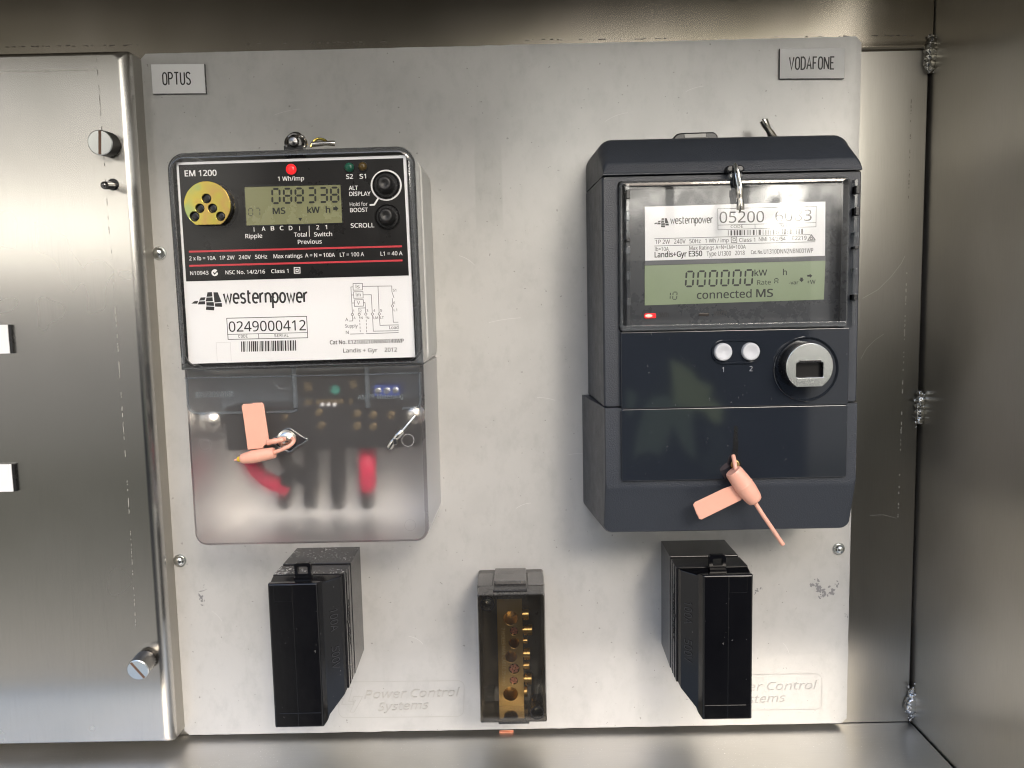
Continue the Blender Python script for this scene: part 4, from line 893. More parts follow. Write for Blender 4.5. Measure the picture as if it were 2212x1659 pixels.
t = thing('crimped_seal', p3('z1', 1180, 150, 50), 'dark wire loop and silver sleeve sitting on top of the left meter', 'seal', 'crimped wire seals')
a = pt('z1', 985, 165, 50); b_ = pt('z1', 1135, 140, 50); MB().pad(a[0], b_[0], Z1 - .6, b_[1], 46, 52, .5, .4).build('eyelet', M['black'], t)
c = p3('z1', 1062, 108, 51); r = 66 * mmpx('z1', 51)
MB().tube([(c[0] + r * math.cos(a), 50 + 1.4 * math.sin(2 * a), c[2] + r * .92 * math.sin(a)) for a in np.linspace(-.6, 3.9, 14)], 1.15, 9, smooth=2).build('wire', M['darknickel'], t)
MB().tube([(c[0] + r * .8 * math.cos(a) + 3, 53 + 1.4 * math.sin(2 * a), c[2] - .6 + r * .7 * math.sin(a)) for a in np.linspace(-.9, 3.3, 12)], .8, 9, smooth=2).build('wire', M['nickel'], t)
MB().lathe((c[0], 52, c[2] - .4), (0, 1, 0), [(0, 2.8), (1, 2.8), (1.8, 2.2), (2.2, .4)], 20).build('screw_head', M['darknickel'], t)
MB().tube([p3('z1', 1190, 150, 51), p3('z1', 1215, 105, 50), p3('z1', 1250, 86, 49), p3('z1', 1300, 96, 49), p3('z1', 1330, 125, 50)], .75, 8).build('wire', M['passivated'], t)
crimp([p3('z1', 1205, 128, 53), p3('z1', 1270, 124, 53.5), p3('z1', 1330, 121, 53.5), p3('z1', 1382, 122, 53)], 19 * mmpx('z1', 53), t)
# ------------------------------------------------------------------ right meter
rm = thing('electricity_meter', (118, 0, -62), 'right dark slate meter with a clear window, green display and two grey buttons', 'meter', 'electricity meters on the board')
DX = 62.0
ex0, ex1 = 52.1, 186.2
zs = (pt('z4', 190, 440, DX)[1] + pt('z4', 2090, 398, DX)[1]) / 2       # seam under the top cap
zl = (pt('z5', 180, 640, DX)[1] + pt('z5', 1890, 605, DX)[1]) / 2       # seam above the lower cover
zt0 = (pt('z4', 240, 172, 46)[1] + pt('z4', 2000, 128, 46)[1]) / 2
zcr = (pt('z4', 200, 345, 61)[1] + pt('z4', 2070, 300, 61)[1]) / 2
b = MB(); b.loft([(.3, ring_top(49.6, ex1 + 2.6, zs + .35, zt0 + 1.0, 9)), (30, ring_top(50.8, ex1 + 1.4, zs + .35, zt0 + .8, 9)), (42, ring_top(51.6, ex1 + .4, zs + .35, zt0 + .4, 8)), (44.5, ring_top(51.9, ex1, zs + .35, zt0 - .6, 7.5)), (46, ring_top(52.0, ex1 - .2, zs + .35, zt0 - 2.2, 7)),
    (60.0, ring_top(52.3, ex1 - .5, zs + .35, zcr + .8, 5)), (61.4, ring_top(52.5, ex1 - .6, zs + .35, zcr - .8, 4.5)), (63.6, ring_top(52.6, ex1 - .7, zs + .35, zs + 1.4, 1.0)), (63.4, ring_top(53.2, ex1 - 1.2, zs + .5, zs + 1.0, .4))])
b.build('top_cap', M['slate'], rm, ang=25)
# main housing with a pocket behind the window
wx0, wx1 = 60.4, 178.8; wz1 = (pt('z4', 310, 482, DX)[1] + pt('z4', 1995, 440, DX)[1]) / 2; wz0 = (pt('z4', 330, 1585, DX)[1] + pt('z4', 1985, 1522, DX)[1]) / 2
n = 4
b = MB(); b.loft([(.3, rr(49.4, ex1 + 2.8, zl + .3, zs, .8, n)), (56, rr(51.9, ex1 + .2, zl + .3, zs, .8, n)), (60.8, rr(52.1, ex1 - .1, zl + .3, zs, .9, n)), (DX, rr(53.0, ex1 - 1.0, zl + .6, zs - .4, 1.2, n)),
    (DX, rr(wx0 - .3, wx1 + .3, wz0 - .3, wz1 + .3, 2, n)), (48, rr(wx0, wx1, wz0, wz1, 2, n))])
b.build('housing', M['slate'], rm, ang=30)
# inner face behind the window
ix0, ix1 = pt('z4', 370, 520, 53)[0], pt('z4', 1955, 500, 53)[0]
ifc = MB().pad(ix0, ix1, wz0 + 2.2, wz1 - 2.6, 48.1, 53, 1, .6).build('inner_face', plastic('dark inner face', (.022, .026, .034), .28), rm)
M['grid'] = plastic('grey frame', (.13, .135, .145), .4)
q = [pt('z4', 500, 660, 54), pt('z4', 1815, 622, 54), pt('z4', 1812, 1017, 54), pt('z4', 503, 1053, 54)]
lab = MB().prism([q[1], q[0], q[3], q[2]], 53.05, 54).build('label_plate', M['label'], rm)
q = [pt('z4', 500, 1052, 53.6), pt('z4', 1815, 1017, 53.6), pt('z4', 1815, 1052, 53.6), pt('z4', 500, 1085, 53.6)]
MB().prism([q[1], q[0], q[3], q[2]], 53.05, 53.6).build('divider', M['grid'], rm)
q = [pt('z4', 500, 1088, 53.4), pt('z4', 1815, 1052, 53.4), pt('z4', 1803, 1335, 53.4), pt('z4', 500, 1378, 53.4)]
d2 = MB().prism([q[1], q[0], q[3], q[2]], 53.02, 53.4).build('display', M['lcd2'], rm)
DL = 54.1
k = Ink('z4', DL)
for c in LOGO: k.poly([(567 + (x - 248) * .446, 744 + (y - 350) * .466 - (x - 248) * .004) for x, y in c])
k.strokes('westernpower', ROUND, 689, 784, 993, 777, 36, 6.5, gap=.25)
k.text('Landis+Gyr E350', 573, 1029, 917, 1019, 38, .022); k.build('bold_lettering', M['inkblack'], lab)
k = Ink('z4', DL)
k.quad([(1031, 675), (1748, 657), (1746, 806), (1033, 828)], 3); k.line(1032, 794, 1746, 776, 3); k.line(1302, 787, 1303, 818, 3)
k.text('05200', 1044, 778, 1368, 772, 78, 0); k.text('6083', 1450, 768, 1714, 761, 78, 0)
for r in ([(570, 893), (1705, 863)], [(570, 946), (1740, 915)]): k.ribbon(r, 3.5)
for t_, x0_, y0_, x1_, cap, bo in (('CODE', 1125, 815, 1215, 20, 0), ('SERIAL', 1488, 808, 1600, 20, 0), ('1P 2W', 578, 932, 683, 30, .004), ('240V', 713, 929, 797, 30, .004), ('50Hz', 825, 926, 907, 30, .004), ('1 Wh / imp', 940, 922, 1110, 28, .004), ('Class 1', 1187, 917, 1303, 28, .004),
    ('NMl 14/2/54', 1330, 911, 1525, 28, .004), ('E2219', 1575, 903, 1677, 28, .004), ('lb=10A', 575, 983, 675, 28, .004), ('Max Ratings A=N=LM=100A', 825, 975, 1235, 28, .004), ('Type U1300', 950, 1019, 1127, 32, .004), ('2018', 1157, 1012, 1227, 30, .004), ('Cat. No.', 1273, 1004, 1358, 26, .01), ('U1310DNN2NBN001WP', 1366, 1003, 1725, 32, .004)):
    k.text(t_, x0_, y0_, x1_, y0_ - .024 * (x1_ - x0_), cap, bo)
k.quad([(1129, 882), (1169, 880), (1170, 920), (1130, 922)], 4); k.quad([(1141, 893), (1158, 892), (1159, 908), (1142, 909)], 4)
k.quad([(1712, 864), (1740, 902), (1686, 905)], 5); k.ring(1712, 892, 9, 4, 14)
rnd = random.Random(21); x = 1105
while x < 1640:
    w = rnd.choice((4, 5, 8, 12, 16)); dy = -(x - 1105) * .022; k.poly([(x, 832 + dy), (x + w, 832 + dy), (x + w, 870 + dy), (x, 870 + dy)]); x += w + rnd.choice((6, 8, 12, 14))
k.build('lettering', M['inkgrey'], lab)
k = Ink('z4', 53.5)
for i in range(6): k.seg7('0', 797 + 86 * i, 1132 - 2.2 * i, 52, 108, 13, .07, -.02)
k.seg7('1', 658, 1283, 26, 50, 6, .07); k.seg7('0', 703, 1281, 29, 52, 6, .07); k.seg7('A', 1444, 1182, 24, 38, 6, .07)
k.text('kW', 1299, 1163, 1390, 1160, 42, .012); k.text('h', 1507, 1158, 1533, 1157, 42, .012); k.text('Rate', 1318, 1229, 1418, 1225, 33, 0)
k.text('connected', 880, 1331, 1277, 1320, 56, .012); k.text('MS', 1312, 1318, 1432, 1315, 56, .02)
k.text('-var', 1550, 1226, 1618, 1224, 26, .006); k.text('+W', 1680, 1222, 1742, 1220, 28, .006)
k.poly([(1632, 1176), (1650, 1176), (1650, 1190), (1660, 1190), (1641, 1208), (1622, 1190), (1632, 1190)]); k.poly([(1682, 1156), (1700, 1156), (1700, 1148), (1720, 1162), (1702, 1178), (1702, 1169), (1683, 1169)])
k.build('digits', M['segment'], d2)
a, b_ = pt('z4', 498, 1438, 53.2), pt('z4', 580, 1470, 53.2)
o = MB().pad(a[0], b_[0], b_[1], a[1], 53.0, 54.2, .6, .4).build('signal_lamp', M['led'], rm); c = pt('z4', 530, 1454, 54.3); MB().sphere((c[0], 54.1, c[1]), 1.3, 6, (1.6, .4, .7)).build('bright_spot', M['ledhot'], o)
a, b_ = pt('z4', 893, 1434, 53.2), pt('z4', 968, 1455, 53.2); MB().pad(a[0], b_[0], b_[1], a[1], 53.0, 53.5, .5, .3).build('lamp_window', plastic('brown lamp window', (.05, .04, .035), .2), rm)
for a_ in (('Wh', 608, 1464, 675, 1462, 34, .03), ('varh', 1000, 1450, 1095, 1448, 36, .03)): Ink('z4', 53.25).text(*a_).build('moulded_lettering', M['inkblack'], ifc)
# clear window
b = MB(); wa = (wx0 + .2, wx1 - .2, wz0 + .2, wz1 - .2)
b.m = 1; b.loft([(56, rr(*wa, 2.2, 5)), (65.0, rr(*wa, 2.2, 5)), (66.0, rr(wa[0] + .3, wa[1] - .3, wa[2] + .3, wa[3] - .3, 2.0, 5)), (66.5, rr(wa[0] + 1.2, wa[1] - 1.2, wa[2] + 1.2, wa[3] - 1.2, 1.6, 5))], cap0=False, cap1=False)
b.m = 0; b.loft([(66.5, rr(wa[0] + 1.2, wa[1] - 1.2, wa[2] + 1.2, wa[3] - 1.2, 1.6, 5)), (66.48, rr(wa[0] + 4, wa[1] - 4, wa[2] + 4, wa[3] - 4, 1.6, 5))], cap0=False)
win = b.build('window', [M['windowglass'], M['glassedge']], rm, ang=50)
# polished inner ribs of the window
for x in (ix0 - 1.2, ix1 + 1.2):
    MB().pad(x - .9, x + .9, wz0 + 1.5, wz1 - 1.6, 50, 65, .5, .3).build('window_rib', M['glassedge'], win)
MB().pad(wx0 + 1, wx1 - 1, wz0 + .8, wz0 + 3.4, 56, 67.3, .4, .4).build('window_ledge', M['glassedge'], win)
rnd = random.Random(5)
for x in (ix0 - 1.3, ix1 + 1.3):
    for zf in (.18, .35, .52, .60, .74, .88):
        z = wz0 + (wz1 - wz0) * zf; h = rnd.uniform(1.5, 5); MB().pad(x - 1.0, x + 1.0, z, z + h, 60, 66.9, .3, .3).build('window_clip', M['black'] if rnd.random() < .5 else M['glassedge'], win)
# latch at the top of the window
a, b_ = pt('z4', 1088, 362, 66), pt('z4', 1222, 412, 66); MB().pad(a[0], b_[0], b_[1], a[1], 58, 67.5, 2.5, 1).build('latch', M['black'], rm)
a, b_ = pt('z4', 1110, 412, 68), pt('z4', 1218, 455, 68); MB().pad(a[0], b_[0], b_[1], a[1], 60, 68, 1.5, .8).build('latch', M['glassedge'], rm)
a, b_ = pt('z4', 1142, 430, 69), pt('z4', 1196, 512, 69); MB().pad(a[0], b_[0], b_[1], a[1], 66, 69, 1, .6).build('latch', M['black'], rm)
# gloss front: upper plate with buttons, lower flap
zf0 = (pt('z5', 315, 1132, 65.5)[1] + pt('z5', 1790, 1106, 65.5)[1]) / 2; zfs = (pt('z5', 305, 652, 65.5)[1] + pt('z5', 1820, 618, 65.5)[1]) / 2
gx0, gx1 = pt('z5', 300, 400, 65.5)[0], pt('z5', 1826, 400, 65.5)[0]
MB().pad(gx0 + .2, gx1, zfs + .12, wz0 - .1, DX - .5, 65.3, .5, .45).build('front_plate', M['slategloss'], rm)
lo = MB(); lo.loft([(.3, ring_bot(45.6, ex1 + 6.2, -65.0, zl - .1, 3)), (20, ring_bot(47.5, ex1 + 4.3, -65.6, zl - .1, 4)), (54, ring_bot(51.5, ex1 + .2, -66.4, zl - .1, 5)), (56.5, ring_bot(51.9, ex1 - .4, -65.4, zl - .1, 5)), (63.0, ring_bot(52.2, ex1 - .3, -41.0, zl - .1, 3)), (63.8, ring_bot(52.6, ex1 - .7, -38.5, zl - .2, 2))])
lo.build('lower_cover', M['slate'], rm, ang=22)
fl = MB().pad(gx0, gx1 - .2, zf0, zfs - .12, 62.5, 65.5, 1.2, .45).build('terminal_flap', M['slategloss'], rm)
c0, c1 = pt('z5', 985, 268, 67), pt('z5', 1170, 265, 67); r = 60 * mmpx('z5', 67)
q = rr(c0[0] - r * 1.22, c1[0] + r * 1.22, (c0[1] + c1[1]) / 2 - r * 1.33, (c0[1] + c1[1]) / 2 + r * 1.33, r * 1.3, 8)
qi = rr(c0[0] - r * 1.1, c1[0] + r * 1.1, (c0[1] + c1[1]) / 2 - r * 1.2, (c0[1] + c1[1]) / 2 + r * 1.2, r * 1.18, 8)
MB().loft([(65.2, q), (66.3, q), (66.3, qi), (65.5, qi)]).build('button_frame', M['slategloss'], rm)
for c in (c0, c1): MB().lathe((c[0], 65.3, c[1]), (0, 1, 0), [(0, r), (2.0, r * .99), (2.7, r * .93), (2.9, r * .82), (2.5, r * .55), (2.2, r * .25), (2.15, .05)], 36).build('button', M['greybutton'], rm, ang=80)
k = Ink('z5', 65.45); k.text('1', 977, 402, 989, 402, 34); k.text('2', 1160, 396, 1181, 396, 34); k.build('button_number', mat('pale grey print', (.24, .25, .27), .5), rm)
c = pt('z5', 1537, 382, 65.3); R = 218 * mmpx('z5', 65.3)
MB().loft([(65.2, circ(*c, R, 56)), (66.0, circ(*c, R, 56)), (66.3, circ(*c, R * .985, 56)), (66.0, circ(*c, R * .955, 56)), (65.4, circ(*c, R * .92, 56))]).build('port_collar', M['slategloss'], rm)
c = pt('z5', 1563, 366, 76); r = 158 * mmpx('z5', 76)
h0, h1 = pt('z5', 1474, 338, 76), pt('z5', 1654, 437, 76); hole = rr(h0[0], h1[0], h1[1], h0[1], .8, 4)
op = MB().holed(dshape(*c, r * 1.03, r * .88), [hole], 65.3, 75.2).build('optical_port', M['black'], rm)
MB().holed(dshape(*c, r, r * .85), [hole], 75.2, 76.2).build('port_plate', M['zinc'], op, bevel=.25)
MB().box(h0[0], h1[0], 72.0, 72.6, h1[1], h0[1]).build('port_lens', M['face'], op)
MB().pad(h0[0] + 1.2, h1[0] - 1.2, h0[1] - .2, h0[1] + 1.1, 75.5, 76.6, .4, .3).build('port_lug', M['black'], op)
# slot and brass lock screw in the flap
q = [pt('z5', x, y, 65.6) for x, y in ((1058, 762), (1080, 762), (1086, 900), (1080, 975), (1046, 978), (1050, 900))]
MB().prism(q, 65.4, 65.62).build('slot', M['black'], fl)
c = pt('z5', 1064, 1020, 65.6); r = 42 * mmpx('z5', 65.6)
MB().lathe((c[0], 65.4, c[1]), (0, 1, 0), [(0, r), (.5, r), (.55, r * .86), (.25, r * .8)], 24).build('lock_hole', M['black'], fl)
sc_ = MB().lathe((c[0], 65.5, c[1]), (0, 1, 0), [(0, r * .72), (.6, r * .7), (.9, r * .5)], 18).build('lock_screw', M['brass'], fl)
# hanger at the top
a, b_ = pt('z4', 712, 165, 20), pt('z4', 1032, 150, 20)
MB().prism([pt('z4', x, y, 14) for x, y in ((1036, 190), (700, 200), (712, 150), (738, 128), (770, 121), (1000, 115), (1022, 126), (1034, 146))], .3, 14).build('hanger', M['black'], rm, bevel=.8)
MB().prism([pt('z4', x, y, 14.3) for x, y in ((946, 128), (790, 132), (794, 158), (944, 154))], 14.05, 14.3).build('hanger_slot', M['hanger'], rm)
# seals of the right meter
t = thing('security_seal', p3('z5', 1120, 1160, 70), 'salmon pink seal hanging askew with a long loose wire end on the slate meter', 'seal', 'pink plastic seals')
seal_barrel(p3('z5', 1203, 1268, 72), p3('z5', 1050, 1062, 72), 62 * mmpx('z5', 72), t, 1.06)
flag('z5', [(1052, 1158), (985, 1182), (795, 1272), (782, 1290), (806, 1352), (812, 1360), (822, 1384), (840, 1388), (1104, 1258), (1120, 1215)], 69.8, 70.9, t)
MB().tube([p3('z5', 1052, 962, 66.5), p3('z5', 1060, 1000, 69.5), p3('z5', 1068, 1045, 71.5), p3('z5', 1085, 1080, 72)], 1.15, 10).build('wire', M['pink'], t)
a, b_ = np.array(p3('z5', 1178, 1235, 72)), np.array(p3('z5', 1200, 1274, 72.3)); MB().rod(a, b_, 38 * mmpx('z5', 72), 26 * mmpx('z5', 72), 20).build('plug', M['yellow'], t)
MB().tube([p3('z5', 1190, 1262, 72.3), p3('z5', 1245, 1350, 73), p3('z5', 1310, 1445, 73.5), p3('z5', 1370, 1535, 74), p3('z5', 1386, 1556, 74)], 1.15, 10).build('wire', M['pink'], t)
t = thing('crimped_seal', p3('z4', 1190, 560, 70), 'wire loop with a silver sleeve hanging from the latch over the clear window', 'seal', 'crimped wire seals')
MB().tube([p3('z4', 1150, 372, 68), p3('z4', 1158, 348, 69), p3('z4', 1176, 385, 71), p3('z4', 1188, 450, 72), p3('z4', 1200, 510, 72.5), p3('z4', 1192, 545, 72)], .62, 8).build('wire', M['zinc'], t)
MB().tube([p3('z4', 1150, 350, 68), p3('z4', 1160, 420, 70.5), p3('z4', 1172, 490, 71.5), p3('z4', 1185, 540, 72)], .5, 8).build('wire', M['zinc'], t)
crimp([p3('z4', 1188, 520, 72), p3('z4', 1190, 570, 72.5), p3('z4', 1196, 630, 72.5), p3('z4', 1196, 682, 72)], 25 * mmpx('z4', 72), t)
MB().rod(p3('z4', 1194, 672, 72), p3('z4', 1192, 702, 72), .55).build('wire_tip', M['darknickel'], t)
t = thing('crimped_seal', p3('z4', 1400, 90, 18), 'silver sleeve sticking up behind the top of the dark slate meter', 'seal', 'crimped wire seals')
crimp([p3('z4', 1364, 32, 17), p3('z4', 1385, 75, 17), p3('z4', 1412, 120, 16), p3('z4', 1438, 165, 14)], 26 * mmpx('z4', 17), t)
MB().rod(p3('z4', 1366, 40, 17), p3('z4', 1359, 20, 17), .6).build('wire_tip', M['darknickel'], t)

# ------------------------------------------------------------------ fuse holders
def fuse(mx, sg, lab_, top, marks_):
    """mx = straight side's x, sg = +1 when the sloped side lies to the right"""
    def X(v): return mx + sg * v
    t = thing('fuse_holder', (mx + sg * 20, 0, -153), lab_, 'fuse', 'black fuse holders on the board')
    def q(x0, x1, z0, z1): return rr(X(x0), X(x1), z0, z1, .35, 2)
    MB().loft([(.2, q(0, 39.2, -154.6, -88.2)), (29.0, q(-.4, 39.4, -156.4, -88.7)), (29.4, q(0, 39.0, -156.0, -89.1))]).build('base', [M['dusty'] if top else M['fuseside']], t)
    MB().loft([(29.4, q(.8, 38.2, -155, -90)), (30.8, q(.8, 38.2, -155, -90))]).build('gap', M['black'], t)
    ca = MB().loft([(30.8, q(-.9, 39.2, -156.3, -89.4)), (44.2, q(-1.6, 38.8, -157.6, -89.9))]).build('carrier', M['dusty'] if top else M['fuseside'], t)
    b = MB()
    outl = [(-1.4, -90.6), (37.6, -90.6)]
    # carrier front: wide at the back, narrow handle in front, foot below
    def r(x0, x1, zb_, zt_, xs=None): return [(X(x1), zt_), (X(x0), zt_), (X(x0), zb_), (X(x1), zb_)]
    b.rings([[(x, d, z) for x, z in p] for d, p in ((44.2, r(-1.5, 38.0, -157.6, -90.3)), (47.5, r(-1.3, 36.8, -160.0, -90.6)), (53.5, r(-.8, 29.5, -168.5, -91.5)), (54.5, r(-.6, 28.4, -171.4, -90.4)), (58.4, r(-.3, 27.0, -172.8, -90.0)), (59.2, r(.2, 26.4, -172.4, -90.6)))])
    h = b.build('handle', M['fuse'], t, bevel=.5, ang=14)
    # ridges, inset panel and notch of the handle
    MB().box(X(2.9), X(12.8), 59.0, 59.5, -100.0, -90.8).build('inset', M['fuse'], h, bevel=.2)
    MB().box(X(12.9), X(13.3), 58.8, 59.45, -172, -90.8).build('ridge', M['fuse'], h, bevel=.15)
    MB().box(X(3.0), X(25.8), 59.0, 59.45, -164.6, -164.2).build('ridge', M['fuse'], h, bevel=.15)
    # loop on top
    lx = 16.5; zc = -89.6
    MB().loft([(46, rr(X(lx - 4.6), X(lx + 4.6), zc - .6, zc + 7.6, 1.4, 4)), (49, rr(X(lx - 4.6), X(lx + 4.6), zc - .6, zc + 7.6, 1.4, 4)), (49, rr(X(lx - 2.8), X(lx + 2.8), zc + 1.6, zc + 5.6, .6, 4)), (46, rr(X(lx - 2.8), X(lx + 2.8), zc + 1.6, zc + 5.6, .6, 4))], close=True).build('sealing_loop', M['fuse'], t)
    MB().box(X(lx - 4.6), X(lx + 4.6), 44, 50.5, zc - 1.6, zc - .2).build('loop_foot', M['fuse'], t)
    # raised letters on the sloped side and on the carrier's flank
    def side_text(txt, d0, x0, d1, x1, za, zb_, m, hf0, hf1, up):   # reads downwards, letter tops to the right
        v, f = glyphs(txt, .01); mn, mxx = min(p[0] for p in v), max(p[0] for p in v)
        pts = []
        for x, y in v:
            u = (x - mn) / (mxx - mn); w_ = hf0 + (hf1 - hf0) * (y / cap_h()); w_ = w_ if up else 1 - w_
            pts.append((X(x0 + (x1 - x0) * w_ + .22), d0 + (d1 - d0) * w_ + .15, za + (zb_ - za) * u))
        bb = MB().add(pts, f); bb.build('raised_lettering', m, t, flat=True)
    M.setdefault('fuseletter', plastic('worn raised lettering', (.022, .022, .024), .35))
    for txt, za, zb_ in marks_: side_text(txt, 53.5, 29.5, 47.5, 36.8, za, zb_, M['fuseletter'], .25, .75, sg > 0)
    rnd_ = random.Random(7); bb = MB(); z = -111.0          # a worn row of moulded marks on the carrier's flank
    while z > -135:
        h_ = rnd_.uniform(.5, 2.2); da = rnd_.uniform(37.5, 39.5); bb.box(X(38.9), X(39.28), da, da + rnd_.uniform(1, 3.2), z - h_, z); z -= h_ + rnd_.uniform(.7, 1.6)
    bb.box(X(38.9), X(39.3), 36.6, 37.1, -135.5, -108); bb.build('moulded_mark', M['black'], t)
    for dd in (35.2, 40.6): MB().box(X(38.7), X(39.22), dd, dd + .35, -156.6, -90.2).build('seam', M['black'], t)
    return t
fuse(-132.4, 1, 'left black fuse holder sprinkled with white dust on its top', True, (('100A', -108, -121), ('500V', -130, -143)))
fuse(132.6, -1, 'right black fuse holder with a clean top below the dark slate meter', False, (('100A', -108, -121), ('500V', -130, -143)))

# ------------------------------------------------------------------ neutral link in its smoked box
nl = thing('neutral_link', (0, 0, -180), 'smoked clear box holding a brass terminal bar between the two fuse holders', 'terminal box')
MB().pad(-20.2, 20.0, -182.5, -104.6, .2, 8, 1.5, .5).build('base', plastic('smoky black base', (.06, .056, .05), .3), nl)
b = MB(); b.m = 1; b.loft([(8.1, rr(-20.0, 20.1, -182.0, -104.8, 1.2, 4)), (24, rr(-19.8, 20.0, -181.5, -104.6, 1.2, 4)), (24.1, rr(-19.2, 19.7, -180.8, -104.4, 1.0, 4)), (44.6, rr(-18.9, 19.5, -179.9, -103.7, 1.0, 4)), (45.4, rr(-18.2, 18.8, -179.2, -104.4, .7, 4))], cap0=False, cap1=False)
b.m = 0; b.loft([(45.4, rr(-18.2, 18.8, -179.2, -104.4, .7, 4)), (45.38, rr(-17.0, 17.6, -177.8, -105.4, .7, 4))], cap0=False)
nb = b.build('smoked_cover', [M['smoked'], M['smokededge']], nl, ang=45)
for x in (-17.3, 17.9): MB().box(x - .9, x + .9, 24, 44.9, -178.8, -104.6).build('cover_wall', M['smokededge'], nb)
MB().box(-17.5, 18, 24, 44.9, -179.4, -177.6).build('cover_wall', M['smokededge'], nb)
MB().pad(-9.6, 9.3, -107.0, -101.0, 8, 30, .6, .5).build('top_clip', M['smokedtop'], nl)
MB().pad(-10, 9.4, -108.5, -103.0, 30.1, 40, .6, .5).build('top_clip', M['black'], nl)
MB().pad(-19.4, -10.5, -107.6, -104.0, 8, 30, .4, .4).build('top_shoulder', M['smokedtop'], nl)
MB().pad(10, 19.4, -107.6, -103.6, 8, 30, .4, .4).build('top_shoulder', M['smokedtop'], nl)
MB().pad(-8.6, 9.4, -182.6, -180.2, 20, 42, .4, .4).build('bottom_clip', M['smokededge'], nl)
bd_ = 30.0
bx0, bx1 = (pt('z7', 401, 900, bd_)[0] + pt('z7', 397, 900, bd_)[0]) / 2, pt('z7', 600, 900, bd_)[0]
z_t, z_b = pt('z7', 500, 405, bd_)[1], pt('z7', 500, 1382, bd_)[1]
hs = [(500, 592, 60), (526, 695, 35), (526, 791, 44), (502, 899, 49), (527, 996, 44), (525, 1090, 34), (499, 1197, 60)]
hl = [circ(*pt('z7', x, y, bd_), r * mmpx('z7', bd_), 28) for x, y, r in hs]
bar = MB().holed(rr(bx0, bx1, z_b, z_t, .3, 2), hl, 16, bd_).build('brass_bar', M['brass'], nl, bevel=.15)
for (x, y, r), strands in zip(hs, (0, 1, 0, 0, 1, 1, 0)):
    c = pt('z7', x, y, bd_); R = r * mmpx('z7', bd_)
    MB().lathe((c[0], 16.2, c[1]), (0, 1, 0), [(0, R * .99), (1, R * .99)], 20).build('hole_bottom', M['dullbrass'] if not strands else M['rust'], bar)
    if strands:
        b = MB(); b.rod((c[0], 18, c[1]), (c[0], bd_ - .5, c[1]), R * .3, None, 10)
        for i in range(6): a = i * math.pi / 3 + .2; b.rod((c[0] + R * .62 * math.cos(a), 18, c[1] + R * .62 * math.sin(a)), (c[0] + R * .62 * math.cos(a), bd_ - .3, c[1] + R * .62 * math.sin(a)), R * .3, None, 10)
        b.build('copper_strands', M['copper'], bar)
k = Ink('z7', bd_ + .06); v, f = glyphs('7 HOLES MAX CABLE 35mm²', .0); mn, mxx = min(p[0] for p in v), max(p[0] for p in v); a, b_ = pt('z7', 442, 668, bd_), pt('z7', 446, 1130, bd_)
k.b.add([(a[0] - 1.3 + 2.2 * y / cap_h(), bd_ + .06, a[1] + (b_[1] - a[1]) * (x - mn) / (mxx - mn)) for x, y in v], f); k.build('stamped_lettering', mat('pale stamped letters', (.62, .50, .28), .4, .8), bar)
for y, x1_, r in ((560, 644, 34), (684, 672, 34), (770, 634, 20), (874, 655, 38), (968, 650, 24), (1075, 668, 36), (1175, 634, 34)):
    c = pt('z7', 603, y, 24); e = pt('z7', x1_, y, 24); R = r * 1.3 * mmpx('z7', 24); L = e[0] - bx1
    s = MB().lathe((bx1 - .5, 24, c[1]), (1, 0, 0), [(0, R * .6), (L * .15 + .5, R * .6), (L * .16 + .5, R), (L * .5, R), (L * .51, R * .8), (L * .6, R * .8), (L * .61, R), (L + .3, R), (L + .5, R * .9)], 20).build('clamp_screw', M['brass'], nl)
for x, y, r in ((314, 482, 58), (712, 1348, 58)):
    c = pt('z7', x, y, 45.4); R = r * mmpx('z7', 45.4)
    MB().loft([(30, circ(*c, R * .96, 28)), (45.6, circ(*c, R, 28)), (45.6, circ(*c, R * .86, 28)), (30, circ(*c, R * .80, 28))], close=True).build('screw_well', M['black'], nl)
    MB().lathe((c[0], 10, c[1]), (0, 1, 0), [(0, R * .74), (27, R * .74), (29.5, R * .5), (30, R * .1)], 20).build('fixing_screw', M['zinc'], nl)
for x, y in ((335, 1235), (345, 1330)):
    c = pt('z7', x, y, 20); MB().pad(c[0] - 2.6, c[0] + 2.6, c[1] - 2.6, c[1] + 2.8, 8, 22, 1, .5).build('moulding', M['glassedge'], nl)
t = thing('copper_wire', p3('D', 1093, 1584, -2), 'short strip of stranded copper in the gap under the smoked box', 'wire')
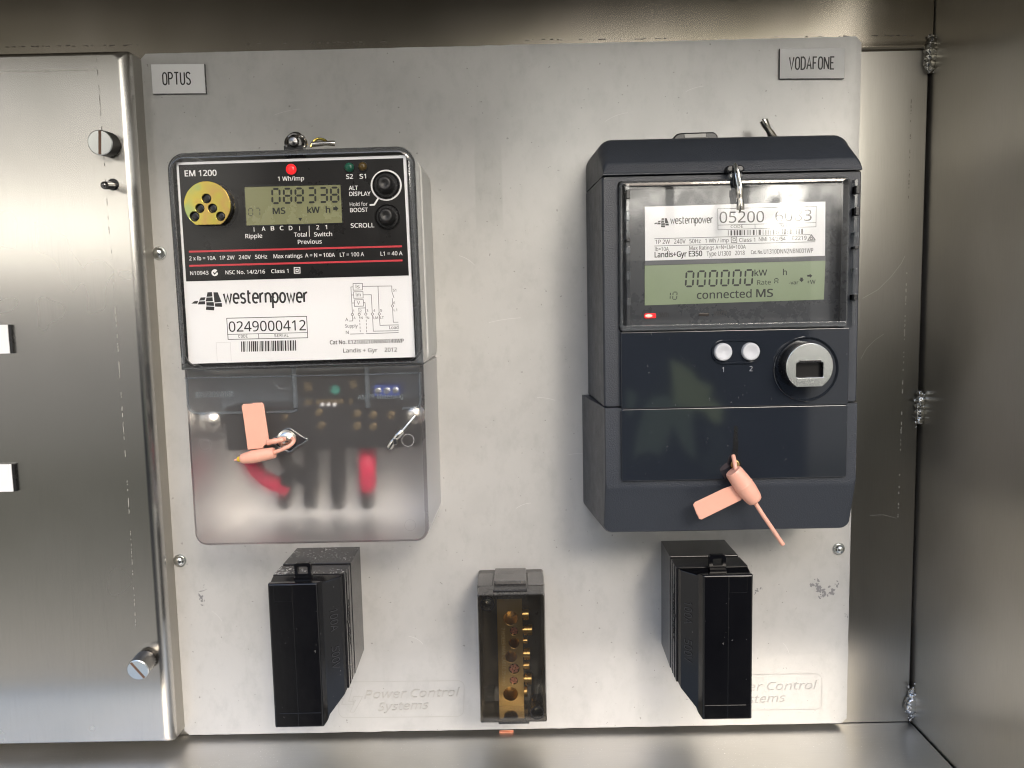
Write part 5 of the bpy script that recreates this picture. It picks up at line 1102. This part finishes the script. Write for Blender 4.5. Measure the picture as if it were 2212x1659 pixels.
for dx in (-8, -3, 2, 7)[:0]: pass
for j, dz in enumerate((0, 1.0, 2.0)):
    a, b_ = p3('D', 1079, 1585.5 - dz * 3.3, -2.5), p3('D', 1109, 1584.2 - dz * 3.3, -2.5); MB().rod(a, b_, .55, None, 10).build('strand', M['copper'], t)
# ------------------------------------------------------------------ unseen sheet added for the onlooker's leaf print shirt, to darken and pattern the gloss reflections
YC = 1000.0; MV = -(YC - 2 * 65.3)
def mir(x, y): return pt('z5', x, y, MV)
t = thing('shirt_stand_in', (-60, YC, -700), 'unseen dark blue shirt stand-in with pale green leaves, added for its reflection in the gloss front of the slate meter', 'cloth')
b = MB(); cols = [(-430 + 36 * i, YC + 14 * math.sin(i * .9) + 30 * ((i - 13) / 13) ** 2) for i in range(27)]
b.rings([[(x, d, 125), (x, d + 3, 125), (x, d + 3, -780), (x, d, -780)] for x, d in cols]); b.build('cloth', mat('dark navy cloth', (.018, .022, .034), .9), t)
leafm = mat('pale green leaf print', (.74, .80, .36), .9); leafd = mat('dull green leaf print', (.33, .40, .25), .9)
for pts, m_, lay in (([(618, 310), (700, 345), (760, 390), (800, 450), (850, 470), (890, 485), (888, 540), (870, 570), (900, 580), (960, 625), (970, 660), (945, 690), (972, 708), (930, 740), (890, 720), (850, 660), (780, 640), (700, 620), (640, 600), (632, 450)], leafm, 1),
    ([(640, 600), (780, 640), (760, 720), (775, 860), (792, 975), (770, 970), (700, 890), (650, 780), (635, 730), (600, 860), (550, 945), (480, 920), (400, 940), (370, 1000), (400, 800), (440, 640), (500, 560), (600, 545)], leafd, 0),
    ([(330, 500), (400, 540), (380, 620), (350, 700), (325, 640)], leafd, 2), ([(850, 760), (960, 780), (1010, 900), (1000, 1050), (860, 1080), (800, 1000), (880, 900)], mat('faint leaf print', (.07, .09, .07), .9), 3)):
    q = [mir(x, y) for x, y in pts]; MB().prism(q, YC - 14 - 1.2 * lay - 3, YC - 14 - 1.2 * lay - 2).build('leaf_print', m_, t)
bpy.data.objects.remove(_fo)
